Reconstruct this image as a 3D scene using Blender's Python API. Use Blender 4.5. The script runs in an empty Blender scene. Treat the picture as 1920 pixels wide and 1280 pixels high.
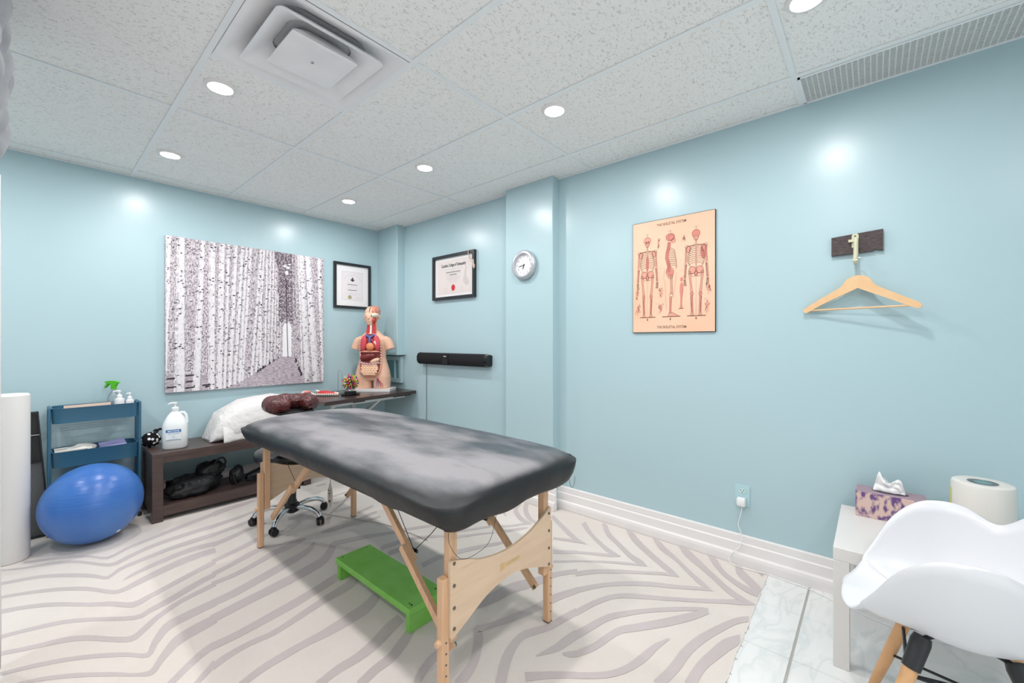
import bpy, math, random
from math import sin, cos, pi, radians, sqrt
from mathutils import Vector, Matrix, noise as mnoise

random.seed(7)
scene = bpy.context.scene
COL = scene.collection

# ---------------------------------------------------------------- camera, world, exposure
YAW = 0.85675                      # the camera looks between +Y (along the long wall) and +X
CAM_H = 1.2418
cam_data = bpy.data.cameras.new('camera')
cam_data.sensor_width = 36.0
cam_data.lens = 36.0 * 782.32 / 1920.0
cam_data.clip_start = 0.02
cam = bpy.data.objects.new('camera', cam_data)
cam.location = (0, 0, CAM_H)
cam.rotation_euler = (pi / 2, 0, -YAW)
COL.objects.link(cam)
scene.camera = cam

world = bpy.data.worlds.new('world')
scene.world = world
world.use_nodes = True
world.node_tree.nodes['Background'].inputs[0].default_value = (1.0, 0.99, 0.98, 1)
world.node_tree.nodes['Background'].inputs[1].default_value = 1.5  # even white fill light, enters only through the added opening behind the camera

scene.view_settings.view_transform = 'Standard'
scene.view_settings.look = 'None'
scene.view_settings.gamma = 1.0
scene.view_settings.use_curve_mapping = False
scene.view_settings.exposure = 0.04

LAMP_W = 8.1                      # watts of each recessed ceiling lamp
LAMP_COL = (1.0, 0.985, 0.975)
XR, YB, ZC = 2.62, 4.166, 2.466    # right wall, back wall, ceiling
X0, Y0 = -1.7, -1.9                # left and front walls, behind the camera

# ---------------------------------------------------------------- helpers
def lin(c):
    out = []
    for v in c[:3]:
        v = v / 255.0
        out.append(v / 12.92 if v <= 0.04045 else ((v + 0.055) / 1.055) ** 2.4)
    return tuple(out) + (1.0,)

MATS = {}
def mat(name, rgb, rough=0.5, spec=0.5, metal=0.0, rgb2=None, nscale=8.0, nrange=(0.35, 0.65), stretch=(1, 1, 1),
        bump=0.0, bscale=60.0, bdist=0.004, trans=0.0, emit=0.0, coat=0.0, alpha=1.0, detail=4.0, rough2=None, sheen=0.0, sss=0.0):
    if name in MATS: return MATS[name]
    m = bpy.data.materials.new(name); m.use_nodes = True
    nt = m.node_tree; b = nt.nodes['Principled BSDF']
    b.inputs['Base Color'].default_value = lin(rgb)
    b.inputs['Roughness'].default_value = rough
    b.inputs['Specular IOR Level'].default_value = spec
    b.inputs['Metallic'].default_value = metal
    if trans: b.inputs['Transmission Weight'].default_value = trans
    if coat: b.inputs['Coat Weight'].default_value = coat; b.inputs['Coat Roughness'].default_value = 0.15
    if alpha < 1: b.inputs['Alpha'].default_value = alpha
    if sheen: b.inputs['Sheen Weight'].default_value = sheen
    if sss: b.inputs['Subsurface Weight'].default_value = sss; b.inputs['Subsurface Radius'].default_value = (.02, .02, .02)
    if emit:
        b.inputs['Emission Color'].default_value = lin(rgb); b.inputs['Emission Strength'].default_value = emit
    tc = None
    if rgb2 is not None or bump or rough2 is not None:
        tc = nt.nodes.new('ShaderNodeTexCoord')
    if rgb2 is not None or rough2 is not None:
        mp = nt.nodes.new('ShaderNodeMapping'); mp.inputs['Scale'].default_value = stretch
        nt.links.new(tc.outputs['Object'], mp.inputs[0])
        n = nt.nodes.new('ShaderNodeTexNoise'); n.inputs['Scale'].default_value = nscale; n.inputs['Detail'].default_value = detail
        nt.links.new(mp.outputs[0], n.inputs[0])
        if rgb2 is not None:
            r = nt.nodes.new('ShaderNodeValToRGB')
            r.color_ramp.elements[0].position = nrange[0]; r.color_ramp.elements[1].position = nrange[1]
            r.color_ramp.elements[0].color = lin(rgb); r.color_ramp.elements[1].color = lin(rgb2)
            nt.links.new(n.outputs[0], r.inputs[0]); nt.links.new(r.outputs[0], b.inputs['Base Color'])
        if rough2 is not None:
            mr = nt.nodes.new('ShaderNodeMapRange')
            mr.inputs[1].default_value = nrange[0]; mr.inputs[2].default_value = nrange[1]
            mr.inputs[3].default_value = rough; mr.inputs[4].default_value = rough2
            nt.links.new(n.outputs[0], mr.inputs[0]); nt.links.new(mr.outputs[0], b.inputs['Roughness'])
    if bump:
        n2 = nt.nodes.new('ShaderNodeTexNoise'); n2.inputs['Scale'].default_value = bscale; n2.inputs['Detail'].default_value = 3
        nt.links.new(tc.outputs['Object'], n2.inputs[0])
        bp = nt.nodes.new('ShaderNodeBump'); bp.inputs['Strength'].default_value = bump; bp.inputs['Distance'].default_value = bdist
        nt.links.new(n2.outputs[0], bp.inputs['Height']); nt.links.new(bp.outputs[0], b.inputs['Normal'])
    MATS[name] = m
    return m

class MB:
    """collects shapes, then becomes one mesh object"""
    def __init__(s):
        s.v = []; s.f = []; s.mi = []; s.cur = 0; s.k = 0
    def add(s, vs, fs):
        o = len(s.v); s.v += [Vector(p) for p in vs]
        for f in fs:
            s.f.append([i + o for i in f]); s.mi.append(s.cur)
        return s
    def box(s, x0, x1, y0, y1, z0, z1, bev=0.0):
        if x0 > x1: x0, x1 = x1, x0
        if y0 > y1: y0, y1 = y1, y0
        if z0 > z1: z0, z1 = z1, z0
        if bev <= 0:
            vs = [(x, y, z) for z in (z0, z1) for y in (y0, y1) for x in (x0, x1)]
            return s.add(vs, [(0, 2, 3, 1), (4, 5, 7, 6), (0, 1, 5, 4), (2, 6, 7, 3), (0, 4, 6, 2), (1, 3, 7, 5)])
        b = min(bev, (x1-x0)*.49, (y1-y0)*.49, (z1-z0)*.49)
        def rect(z, i):
            return [(x0+i, y0+b, z), (x0+b, y0+i, z), (x1-b, y0+i, z), (x1-i, y0+b, z), (x1-i, y1-b, z), (x1-b, y1-i, z), (x0+b, y1-i, z), (x0+i, y1-b, z)]
        rings = [rect(z0, b*.6), rect(z0+b, 0), rect(z1-b, 0), rect(z1, b*.6)]
        return s.loft(rings)
    def loft(s, rings, caps=True, closed=True):
        n = len(rings[0]); vs = [p for r in rings for p in r]; fs = []
        m = n if closed else n - 1
        for k in range(len(rings) - 1):
            for i in range(m):
                j = (i + 1) % n
                fs.append((k*n+i, k*n+j, (k+1)*n+j, (k+1)*n+i))
        if caps:
            fs.append(tuple(reversed(range(n)))); fs.append(tuple((len(rings)-1)*n + i for i in range(n)))
        return s.add(vs, fs)
    def cyl(s, p0, p1, r0, r1=None, n=16, caps=True):
        if r1 is None: r1 = r0
        p0 = Vector(p0); p1 = Vector(p1); d = (p1 - p0).normalized()
        a = d.orthogonal().normalized(); b = d.cross(a)
        rings = [[p + (a*cos(2*pi*i/n) + b*sin(2*pi*i/n))*r for i in range(n)] for p, r in ((p0, r0), (p1, r1))]
        return s.loft(rings, caps)
    def tube(s, pts, r, n=8, caps=True):
        pts = [Vector(p) for p in pts]
        rr = r if isinstance(r, (list, tuple)) else [r]*len(pts)
        rings = []; a = None
        for i, p in enumerate(pts):
            d = (pts[min(i+1, len(pts)-1)] - pts[max(i-1, 0)])
            d = d.normalized() if d.length > 1e-9 else Vector((0, 0, 1))
            if a is None: a = d.orthogonal().normalized()
            else:
                a = a - d*a.dot(d)
                a = a.normalized() if a.length > 1e-6 else d.orthogonal().normalized()
            b = d.cross(a)
            rings.append([p + (a*cos(2*pi*k/n) + b*sin(2*pi*k/n))*rr[i] for k in range(n)])
        return s.loft(rings, caps)
    def bar(s, p0, p1, w, h, up=(0, 0, 1)):
        p0 = Vector(p0); p1 = Vector(p1); d = (p1-p0).normalized(); up = Vector(up)
        a = d.cross(up).normalized(); b = a.cross(d).normalized()
        rings = [[p + a*w*.5*i + b*h*.5*j for i, j in ((-1, -1), (1, -1), (1, 1), (-1, 1))] for p in (p0, p1)]
        return s.loft(rings)
    def lathe(s, prof, c=(0, 0, 0), n=24, sx=1.0, sy=1.0, rot=0.0, caps=True):
        rings = []
        for r, z in prof:
            rings.append([(c[0] + r*sx*cos(2*pi*i/n + rot), c[1] + r*sy*sin(2*pi*i/n + rot), c[2] + z) for i in range(n)])
        return s.loft(rings, caps)
    def ell(s, c, r, nu=20, nv=12, R=None):
        rings = []
        for k in range(1, nv):
            t = pi*k/nv - pi/2
            ring = []
            for i in range(nu):
                p = Vector((r[0]*cos(t)*cos(2*pi*i/nu), r[1]*cos(t)*sin(2*pi*i/nu), r[2]*sin(t)))
                if R: p = R @ p
                ring.append(Vector(c) + p)
            rings.append(ring)
        return s.loft(rings)
    def prism(s, poly, fr, d0, d1):
        """2-D outline poly placed by frame fr=(origin,U,V,N), thickness from d0 to d1 along N"""
        O, U, V, N = fr
        rings = [[O + U*u + V*v + N*d for u, v in poly] for d in (d0, d1)]
        return s.loft(rings)
    def flat(s, poly, fr, d):
        O, U, V, N = fr; s.k += 1; d += s.k*1.5e-6          # every printed shape lies a hair above the last
        return s.add([O + U*u + V*v + N*d for u, v in poly], [tuple(range(len(poly)))])
    def line(s, pts, fr, d, w):
        """flat printed line of width w through 2-D points"""
        P = [Vector((p[0], p[1])) for p in pts]
        l = []; r = []
        for i in range(len(P)):
            t = P[min(i+1, len(P)-1)] - P[max(i-1, 0)]
            t = t.normalized() if t.length > 1e-9 else Vector((1, 0))
            n = Vector((-t.y, t.x)); ww = (w[i] if isinstance(w, (list, tuple)) else w)*.5
            l.append(P[i] + n*ww); r.append(P[i] - n*ww)
        O, U, V, N = fr; m = len(P); s.k += 1; d += s.k*1.5e-6
        vs = [O + U*p.x + V*p.y + N*d for p in l + r]
        return s.add(vs, [(i, i+1, m+i+1, m+i) for i in range(m-1)])
    def oval(s, c, a, b, fr, d, n=20, rot=0.0):
        return s.flat([(c[0] + a*cos(t)*cos(rot) - b*sin(t)*sin(rot), c[1] + a*cos(t)*sin(rot) + b*sin(t)*cos(rot)) for t in [2*pi*i/n for i in range(n)]], fr, d)
    def text(s, txt, size, c, fr, d, align='CENTER', sx=1.0, shear=0.0, bold=0.0, rot=0.0):
        cu = bpy.data.curves.new('t', 'FONT'); cu.body = txt; cu.size = size; cu.align_x = align; cu.shear = shear; cu.offset = bold
        cu.resolution_u = 3
        o = bpy.data.objects.new('t', cu); COL.objects.link(o)
        bpy.context.view_layer.update()
        me = bpy.data.meshes.new_from_object(o.evaluated_get(bpy.context.evaluated_depsgraph_get()))
        O, U, V, N = fr
        vs = []
        for v in me.vertices:
            x, y = v.co.x*sx, v.co.y
            x, y = x*cos(rot) - y*sin(rot), x*sin(rot) + y*cos(rot)
            vs.append(O + U*(c[0] + x) + V*(c[1] + y) + N*d)
        fs = [tuple(p.vertices) for p in me.polygons]
        s.add(vs, fs)
        bpy.data.objects.remove(o); bpy.data.curves.remove(cu); bpy.data.meshes.remove(me)
        return s

ORG = {}
def obj(name, mb, m, parent=None, loc=None, smooth=False, angle=40):
    me = bpy.data.meshes.new(name)
    if parent is not None: org = ORG[parent.name]
    elif loc is not None: org = Vector(loc)
    else:
        xs = [v.x for v in mb.v]; ys = [v.y for v in mb.v]; zs = [v.z for v in mb.v]
        org = Vector(((min(xs)+max(xs))/2, (min(ys)+max(ys))/2, min(zs)))
    me.from_pydata([v - org for v in mb.v], [], mb.f)
    for mm in (m if isinstance(m, (list, tuple)) else [m]): me.materials.append(mm)
    me.polygons.foreach_set('material_index', mb.mi)
    me.update()
    if smooth:
        me.polygons.foreach_set('use_smooth', [True]*len(me.polygons))
        if angle < 180: me.set_sharp_from_angle(angle=radians(angle))
    o = bpy.data.objects.new(name, me); COL.objects.link(o)
    if parent is not None: o.parent = parent
    else: o.location = org
    ORG[o.name] = org
    return o
def fixnormals(o):
    import bmesh
    bm = bmesh.new(); bm.from_mesh(o.data); bmesh.ops.recalc_face_normals(bm, faces=bm.faces); bm.to_mesh(o.data); bm.free()
    return o
def thing(name, label, cat, loc, group=None):
    o = bpy.data.objects.new(name, None); COL.objects.link(o); o.location = loc
    o.empty_display_size = 0.05
    ORG[o.name] = Vector(loc)
    return tag(o, label, cat, group)
def tag(o, label, cat, group=None):
    o['label'] = label; o['category'] = cat
    if group: o['group'] = group
    return o
def struct(o):
    o['kind'] = 'structure'; return o
def inst(src, parent, loc, name=None):
    """copy of a one-mesh part placed at another world spot"""
    c = src.copy(); COL.objects.link(c); c.parent = parent
    c.location = Vector(loc) - ORG[parent.name] if parent is not None else Vector(loc)
    if name: c.name = name
    ORG[c.name] = Vector(loc)
    return c
def crom(P, n=6, closed=False):
    P = [Vector(p) for p in P]; out = []; m = len(P)
    rng = range(m) if closed else range(m-1)
    for i in rng:
        if closed: a, b, c, d = P[(i-1) % m], P[i], P[(i+1) % m], P[(i+2) % m]
        else:
            b, c = P[i], P[i+1]; a = P[i-1] if i else 2*b - c; d = P[i+2] if i+2 < m else 2*c - b
        for k in range(n):
            t = k/n
            out.append(.5*((2*b) + (c-a)*t + (2*a-5*b+4*c-d)*t*t + (3*b-a-3*c+d)*t**3))
    if not closed: out.append(P[-1])
    return out
X_, Y_, Z_ = Vector((1, 0, 0)), Vector((0, 1, 0)), Vector((0, 0, 1))
FW = Vector((sin(YAW), cos(YAW), 0)); RT = Vector((cos(YAW), -sin(YAW), 0))
def right_frame(y, z, x=XR): return (Vector((x, y, z)), -Y_, Z_, -X_)     # u runs to the viewer's right on the long wall
def back_frame(x, z, y=YB): return (Vector((x, y, z)), X_, Z_, -Y_)
def nz(x, y=0.0, z=0.0): return mnoise.noise(Vector((x, y, z)))

# zebra stripe outlines on the rug, left/right edge pairs in millimetres
STRIPES = [
[-24,3592,-26,3624,22,3566,21,3600,68,3539,68,3575,111,3511,112,3548,149,3482,150,3519,183,3453,184,3489,213,3420,216,3456,240,3377,243,3412,264,3330,267,3367,289,3303,291,3344,318,3312,317,3353,347,3341,346,3382,378,3369,378,3411,412,3385,413,3430,450,3398,452,3447,493,3415,496,3466,545,3436,548,3491,604,3460,608,3519,665,3484,671,3546,726,3507,733,3572,790,3530,798,3596,856,3554,866,3621],
[-108,3568,-109,3594,-81,3547,-82,3573,-53,3525,-54,3553,-24,3505,-25,3535,9,3488,8,3523,45,3472,44,3514,80,3452,80,3498,113,3429,113,3474,145,3403,147,3444,178,3366,181,3404,215,3306,218,3344,251,3236,256,3277,285,3188,288,3234,312,3180,313,3229,336,3195,334,3247,362,3214,361,3268,395,3235,395,3288,432,3260,433,3312,474,3281,476,3334,523,3295,526,3350,577,3305,582,3364,632,3312,638,3374,687,3318,695,3382,743,3321,752,3386,800,3324,810,3390],
[-101,3362,-104,3403,-75,3354,-78,3395,-49,3346,-51,3387,-22,3335,-24,3377,4,3322,3,3364,31,3306,30,3350,59,3283,59,3329,92,3251,93,3299,126,3213,128,3264,157,3177,160,3229,182,3147,185,3198,203,3119,207,3167,221,3094,226,3138,236,3066,242,3106,250,3039,254,3077,266,3025,266,3064,283,3038,280,3076,301,3064,298,3104,322,3087,321,3131,350,3102,350,3147,383,3114,383,3160,418,3125,419,3173,453,3138,455,3187,490,3149,493,3201,528,3158,532,3214,566,3163,571,3223,604,3165,610,3230,643,3166,651,3235,686,3169,694,3238,730,3173,740,3240,776,3176,786,3242],
[317,2946,317,2958,331,2953,330,2974,345,2960,344,2990,365,2969,364,3007,394,2981,394,3025,429,2996,430,3045,469,3010,471,3064,517,3024,520,3083,569,3039,574,3100,619,3047,626,3111,661,3045,670,3109,700,3035,710,3100,739,3025,750,3090],
[-96,3188,-98,3221,-72,3176,-74,3210,-48,3163,-50,3199,-21,3148,-23,3185,11,3127,10,3167,46,3103,46,3145,82,3075,82,3119,117,3041,118,3086,152,3003,155,3049,184,2964,188,3009,212,2920,217,2963,237,2874,243,2915,259,2839,264,2881,273,2820,277,2864,285,2814,286,2858,299,2813,299,2859,320,2818,319,2868,344,2828,343,2885,369,2839,368,2902,394,2851,393,2917,420,2863,420,2932,450,2876,452,2947,490,2891,492,2966,535,2906,539,2985,580,2918,587,2999,625,2924,633,3004,670,2927,679,3002,717,2929,727,3000],
[-90,3011,-94,3059,-64,2999,-67,3046,-37,2988,-40,3033,-10,2972,-12,3016,18,2952,17,2997,47,2928,47,2975,77,2900,77,2946,109,2864,111,2908,143,2823,145,2865,174,2786,176,2827,200,2757,203,2800,224,2732,227,2778,247,2706,252,2755,269,2672,276,2723,292,2637,298,2690,315,2614,319,2671,338,2615,338,2670,360,2629,358,2680,384,2645,383,2693,414,2659,414,2707,448,2675,448,2723,483,2692,484,2741,520,2710,521,2759,558,2728,560,2778,593,2744,596,2796,624,2756,628,2809,652,2767,656,2821,680,2777,685,2832],
[-82,2758,-86,2792,-59,2752,-62,2787,-36,2747,-39,2781,-9,2738,-11,2773,24,2726,22,2762,60,2711,59,2749,95,2693,95,2731,126,2670,127,2708,156,2644,157,2681,188,2613,190,2649,227,2571,230,2607,269,2524,273,2561,305,2492,308,2531,329,2485,329,2526,345,2495,343,2536,364,2505,363,2549,391,2513,391,2562,423,2524,423,2577,457,2537,457,2594,492,2556,492,2613,529,2578,529,2634,563,2597,565,2651,591,2610,594,2663,617,2618,621,2670,644,2628,648,2677],
[-78,2609,-81,2645,-51,2595,-54,2631,-24,2580,-26,2616,4,2566,2,2603,33,2552,31,2592,63,2538,61,2583,90,2522,89,2570,113,2507,113,2555,133,2490,134,2537,154,2469,157,2514,178,2438,182,2482,203,2403,208,2445,226,2372,230,2415,244,2349,249,2393,260,2331,264,2377,276,2321,277,2369,291,2323,287,2371,304,2335,298,2381,318,2351,312,2395,336,2371,330,2414,356,2397,351,2438,380,2422,377,2462,408,2444,405,2484,439,2466,438,2505,476,2486,476,2525,519,2501,520,2541,568,2513,570,2556,619,2525,622,2571],
[-73,2451,-76,2478,-48,2440,-51,2469,-22,2429,-25,2460,4,2417,2,2449,30,2403,29,2436,57,2389,56,2421,84,2372,84,2404,111,2352,111,2385,139,2330,139,2364,166,2307,167,2340,195,2280,197,2313,223,2252,226,2283,248,2226,252,2255,268,2198,273,2226,286,2170,290,2201,303,2155,303,2191,318,2167,310,2200,329,2192,317,2225,339,2216,328,2257,355,2241,344,2289,372,2268,362,2324,390,2289,382,2354,405,2300,402,2370,421,2307,421,2377,445,2313,446,2382,482,2321,484,2390,527,2328,531,2397,575,2336,579,2404],
[-30,2339,-32,2357,-7,2323,-8,2345,17,2306,16,2333,41,2288,41,2318,67,2267,66,2298,92,2245,93,2276,118,2220,119,2251,144,2194,146,2223,170,2166,172,2194,195,2138,198,2165,219,2111,222,2135,241,2084,244,2105,261,2062,263,2084,275,2045,278,2072,288,2034,289,2067,301,2031,297,2069,313,2042,305,2078,323,2060,313,2095,334,2078,325,2118,351,2100,342,2146,372,2123,362,2179,391,2143,383,2208,408,2154,403,2226,425,2161,423,2237,447,2168,446,2246,474,2176,476,2254,507,2183,509,2260,541,2191,544,2266],
[327,1905,321,1939,349,1923,343,1959,371,1942,366,1980,393,1959,388,2000,414,1975,409,2017,433,1988,429,2033,451,1999,448,2046,467,2007,466,2055,482,2012,481,2060,497,2017,497,2066],
[388,1838,383,1864,415,1860,410,1890,442,1883,437,1916,471,1907,466,1944],
[853,3535,867,3634,884,3551,897,3646,915,3567,929,3658,947,3580,962,3667,981,3589,997,3671,1016,3594,1031,3671,1053,3602,1067,3673,1091,3614,1104,3680,1130,3628,1143,3689,1171,3643,1183,3699],
[801,3325,810,3390,828,3331,837,3394,855,3336,865,3398,884,3342,894,3403,916,3350,925,3407,949,3360,959,3412,985,3371,993,3418,1021,3385,1029,3427,1059,3400,1066,3438,1097,3417,1104,3449],
[759,3179,766,3235,790,3186,797,3241,821,3194,829,3248,853,3201,862,3255,888,3209,897,3264,923,3217,932,3273,955,3228,965,3283,983,3242,991,3293,1006,3259,1013,3303,1030,3275,1036,3313],
[722,3018,729,3081,754,3028,761,3089,787,3038,795,3097,821,3050,828,3107,854,3064,861,3120,887,3080,895,3134,923,3094,932,3146,963,3106,972,3153,1007,3118,1015,3157,1052,3130,1059,3161],
[669,2799,674,2849,703,2809,708,2859,737,2820,743,2869,775,2833,781,2882,819,2849,826,2901,867,2867,875,2922,909,2884,918,2941,938,2899,946,2954,959,2910,968,2962,982,2919,992,2966,1014,2922,1024,2964,1049,2920,1058,2956,1085,2919,1093,2948],
[633,2644,636,2689,665,2655,668,2701,698,2667,702,2713,734,2681,739,2729,779,2700,784,2752,829,2722,835,2778,871,2739,879,2797,895,2745,906,2802,911,2745,923,2798,930,2744,941,2790,954,2742,964,2778,981,2737,988,2763,1008,2733,1012,2747],
[607,2541,611,2583,642,2543,647,2587,678,2545,684,2590,715,2550,721,2597,753,2560,759,2609,792,2574,798,2624,829,2588,836,2640,863,2601,869,2657,893,2614,902,2675,926,2625,937,2691,965,2633,979,2706,1008,2641,1024,2719,1047,2650,1064,2727,1078,2664,1093,2726,1106,2680,1116,2720,1134,2696,1139,2714],
[562,2342,567,2405,588,2343,594,2408,615,2345,621,2412,646,2350,652,2418,683,2359,689,2429,724,2372,731,2443,768,2387,775,2459,815,2402,824,2477,866,2419,876,2497,913,2436,925,2515,953,2450,966,2528,989,2464,1002,2538,1022,2479,1034,2549,1052,2495,1062,2562,1079,2513,1087,2575,1102,2533,1107,2587,1122,2555,1123,2598,1138,2578,1136,2611,1152,2600,1151,2625],
[531,2203,533,2271,565,2211,569,2279,601,2218,606,2287,638,2225,643,2295,674,2232,681,2302,711,2237,719,2308,749,2242,758,2316,789,2247,800,2324,831,2252,844,2334,871,2258,885,2343,907,2264,922,2351,941,2271,957,2360,975,2279,991,2369,1010,2289,1027,2378,1047,2301,1063,2388,1083,2319,1093,2401,1117,2346,1119,2422,1147,2377,1144,2448,1172,2405,1167,2473,1192,2432,1184,2493,1206,2453,1200,2513,1213,2463,1220,2531,1218,2468,1237,2538,1225,2470,1248,2534,1241,2468,1264,2527,1268,2460,1291,2517,1302,2448,1325,2503,1337,2435,1360,2488,1369,2422,1393,2472,1403,2407,1427,2456,1439,2390,1462,2436,1478,2371,1500,2412,1520,2350,1540,2385,1563,2329,1580,2358],
[483,2010,485,2060,513,2010,516,2061,544,2011,547,2061,576,2012,579,2064,609,2016,612,2069,642,2021,646,2075,677,2026,682,2082,711,2030,718,2089,748,2034,755,2096,787,2040,795,2104,832,2049,841,2114,882,2061,891,2125,927,2072,938,2136,967,2082,978,2148,1003,2092,1014,2160,1030,2101,1043,2168,1046,2106,1059,2172,1054,2110,1066,2171,1062,2114,1074,2171],
[455,1887,452,1925,473,1895,471,1933,492,1904,490,1942,513,1911,513,1948,538,1916,539,1953,565,1920,567,1956,593,1922,596,1957,619,1920,623,1956,645,1916,650,1952,676,1915,680,1952,714,1921,717,1960,757,1931,761,1972,801,1941,805,1985,844,1951,849,1998,887,1960,894,2011,928,1968,937,2024,964,1973,976,2033,998,1977,1011,2041,1030,1982,1043,2049,1061,1991,1072,2058,1088,2002,1099,2068,1115,2014,1127,2078],
[499,1713,497,1748,525,1720,524,1758,552,1728,551,1767,580,1735,580,1776,610,1738,612,1781,641,1740,644,1784,671,1742,675,1787,699,1744,704,1789,725,1745,730,1790,750,1745,756,1791,772,1742,780,1791,793,1739,802,1791,820,1737,829,1793,856,1736,866,1799,898,1736,910,1807,936,1738,950,1814,965,1740,981,1819,992,1743,1006,1823,1019,1751,1029,1829,1049,1765,1054,1839,1078,1783,1080,1852,1101,1800,1100,1863,1117,1817,1107,1864,1126,1833,1108,1861,1128,1843,1114,1865],
[682,1499,682,1538,708,1504,709,1544,736,1509,738,1551,762,1512,766,1556,786,1511,793,1557,810,1509,817,1556,836,1508,843,1557,866,1510,872,1563,898,1514,904,1572,930,1520,934,1581,959,1529,960,1592,985,1541,986,1605,1010,1551,1014,1616,1034,1560,1042,1625,1059,1567,1068,1631,1085,1575,1095,1637],
[780,1385,780,1427,805,1391,805,1434,831,1398,832,1442,855,1404,859,1449,878,1405,884,1452,901,1405,908,1454,924,1407,928,1458,948,1414,948,1465,971,1424,968,1476,992,1435,990,1486,1016,1447,1013,1498,1040,1461,1037,1510,1058,1472,1058,1518,1068,1478,1071,1521,1073,1482,1079,1519,1080,1487,1085,1517],
[918,1241,912,1267,931,1248,924,1276,944,1255,937,1286,957,1261,952,1295,971,1266,968,1303,986,1271,985,1310,1002,1276,1004,1316,1020,1280,1023,1320,1039,1284,1043,1323,1059,1288,1063,1326],
[1171,3062,1186,3123,1193,3068,1208,3129,1216,3074,1231,3135,1240,3079,1256,3138,1267,3081,1284,3139,1296,3082,1313,3138,1326,3083,1343,3137],
[1232,2701,1242,2730,1248,2691,1263,2731,1264,2680,1284,2733,1282,2671,1305,2734,1303,2667,1327,2734,1326,2666,1350,2733,1350,2665,1375,2732,1376,2664,1401,2731,1403,2663,1429,2729,1429,2663,1454,2729,1451,2666,1474,2729,1471,2671,1492,2731,1493,2678,1512,2735,1520,2688,1537,2742,1548,2700,1565,2751,1575,2710,1592,2757,1599,2717,1616,2758,1624,2722,1638,2755,1649,2727,1660,2753],
[1436,2657,1456,2701,1468,2645,1489,2691,1499,2633,1522,2682,1531,2626,1553,2673,1562,2626,1580,2667,1592,2630,1606,2661,1623,2635,1632,2656],
[1365,2210,1386,2261,1392,2207,1414,2259,1419,2204,1443,2256,1449,2200,1472,2252,1480,2199,1503,2247,1513,2197,1535,2240,1546,2188,1569,2227,1583,2169,1605,2204,1620,2144,1642,2176,1652,2119,1674,2149,1674,2103,1695,2130,1691,2087,1710,2112,1713,2065,1731,2087,1747,2028,1765,2049,1786,1985,1804,2004,1826,1941,1843,1960],
[1360,2121,1382,2173,1384,2120,1406,2171,1408,2118,1431,2169,1431,2116,1455,2164,1454,2112,1477,2155,1476,2107,1497,2144,1499,2102,1517,2133],
[1571,2349,1587,2377,1593,2335,1611,2365,1615,2320,1635,2352,1642,2303,1663,2338,1676,2284,1698,2318,1715,2264,1736,2296,1751,2245,1771,2275,1780,2231,1798,2256,1806,2220,1821,2240,1833,2208,1843,2223],
[1411,1867,1432,1917,1443,1868,1464,1916,1476,1869,1497,1916,1503,1869,1526,1915,1522,1868,1545,1912,1535,1867,1559,1909,1551,1864,1575,1904,1573,1860,1596,1900,1597,1855,1621,1895,1622,1848,1648,1886,1647,1836,1675,1874,1675,1822,1703,1858,1702,1807,1730,1842],
[1600,3595,1614,3634,1626,3595,1640,3633,1653,3595,1667,3631,1681,3595,1694,3630],
[1577,3259,1589,3292,1614,3261,1627,3295,1651,3263,1665,3298,1682,3264,1696,3298,1700,3264,1713,3294,1710,3264,1721,3287,1721,3264,1729,3281],
[1516,3117,1531,3155,1544,3112,1560,3152,1573,3106,1590,3148,1600,3104,1617,3146,1625,3107,1640,3147,1648,3114,1661,3150,1671,3121,1683,3152],
[1444,2955,1459,2993,1469,2951,1485,2991,1494,2947,1510,2989,1518,2945,1535,2987,1542,2947,1558,2986,1566,2951,1579,2985,1589,2955,1601,2983],
[1549,2810,1562,2846,1582,2818,1596,2854,1616,2826,1629,2862,1644,2833,1658,2867,1663,2838,1675,2868,1676,2842,1686,2867,1689,2845,1698,2866],
[1804,2054,1827,2084,1828,2039,1851,2067,1853,2023,1875,2050,1879,2008,1900,2034,1904,1994,1925,2018,1930,1980,1950,2003,1958,1964,1977,1987,1991,1947,2009,1968,2026,1929,2043,1948,2054,1910,2072,1928,2069,1890,2089,1907,2078,1868,2100,1887,2092,1848,2114,1868,2117,1829,2139,1851,2146,1813,2168,1834,2173,1799,2194,1818,2193,1787,2211,1803,2210,1778,2223,1789,2228,1768,2236,1775],
[2494,2086,2468,2037,2451,2072,2424,2019,2405,2056,2385,2004,2351,2026,2363,1991,2304,1981,2344,1973,2273,1938,2319,1942,2250,1902,2296,1911,2232,1872,2281,1886,2220,1844,2271,1864,2214,1818,2262,1841,2213,1795,2255,1818,2218,1775,2250,1793,2222,1755,2245,1768],
[2604,2093,2597,2049,2544,2060,2537,2015,2485,2027,2482,1983,2431,1993,2440,1957,2386,1958,2413,1935,2352,1926,2391,1914,2323,1895,2368,1891,2298,1863,2346,1865,2277,1831,2325,1839,2262,1801,2309,1815,2255,1775,2297,1793,2254,1754,2288,1770,2253,1734,2279,1746],
[1752,1995,1774,2024,1776,1980,1798,2007,1801,1964,1822,1990,1824,1950,1844,1974,1843,1939,1862,1962,1860,1930,1878,1951,1880,1917,1897,1937,1907,1899,1924,1916,1938,1877,1953,1892,1970,1855,1983,1869],
[1995,1855,2009,1868,2005,1840,2023,1857,2015,1824,2038,1846,2029,1809,2055,1835,2050,1794,2078,1821,2075,1778,2103,1806,2099,1765,2126,1791,2122,1756,2144,1777,2144,1748,2160,1764,2166,1741,2176,1750],
[1620,1842,1650,1884,1645,1832,1674,1873,1669,1822,1698,1862,1696,1811,1725,1849,1728,1798,1756,1835,1762,1783,1790,1819,1793,1769,1822,1803,1821,1756,1849,1788,1846,1742,1873,1773,1870,1731,1895,1759,1890,1724,1911,1747,1909,1718,1925,1736,1927,1713,1939,1725],
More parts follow.
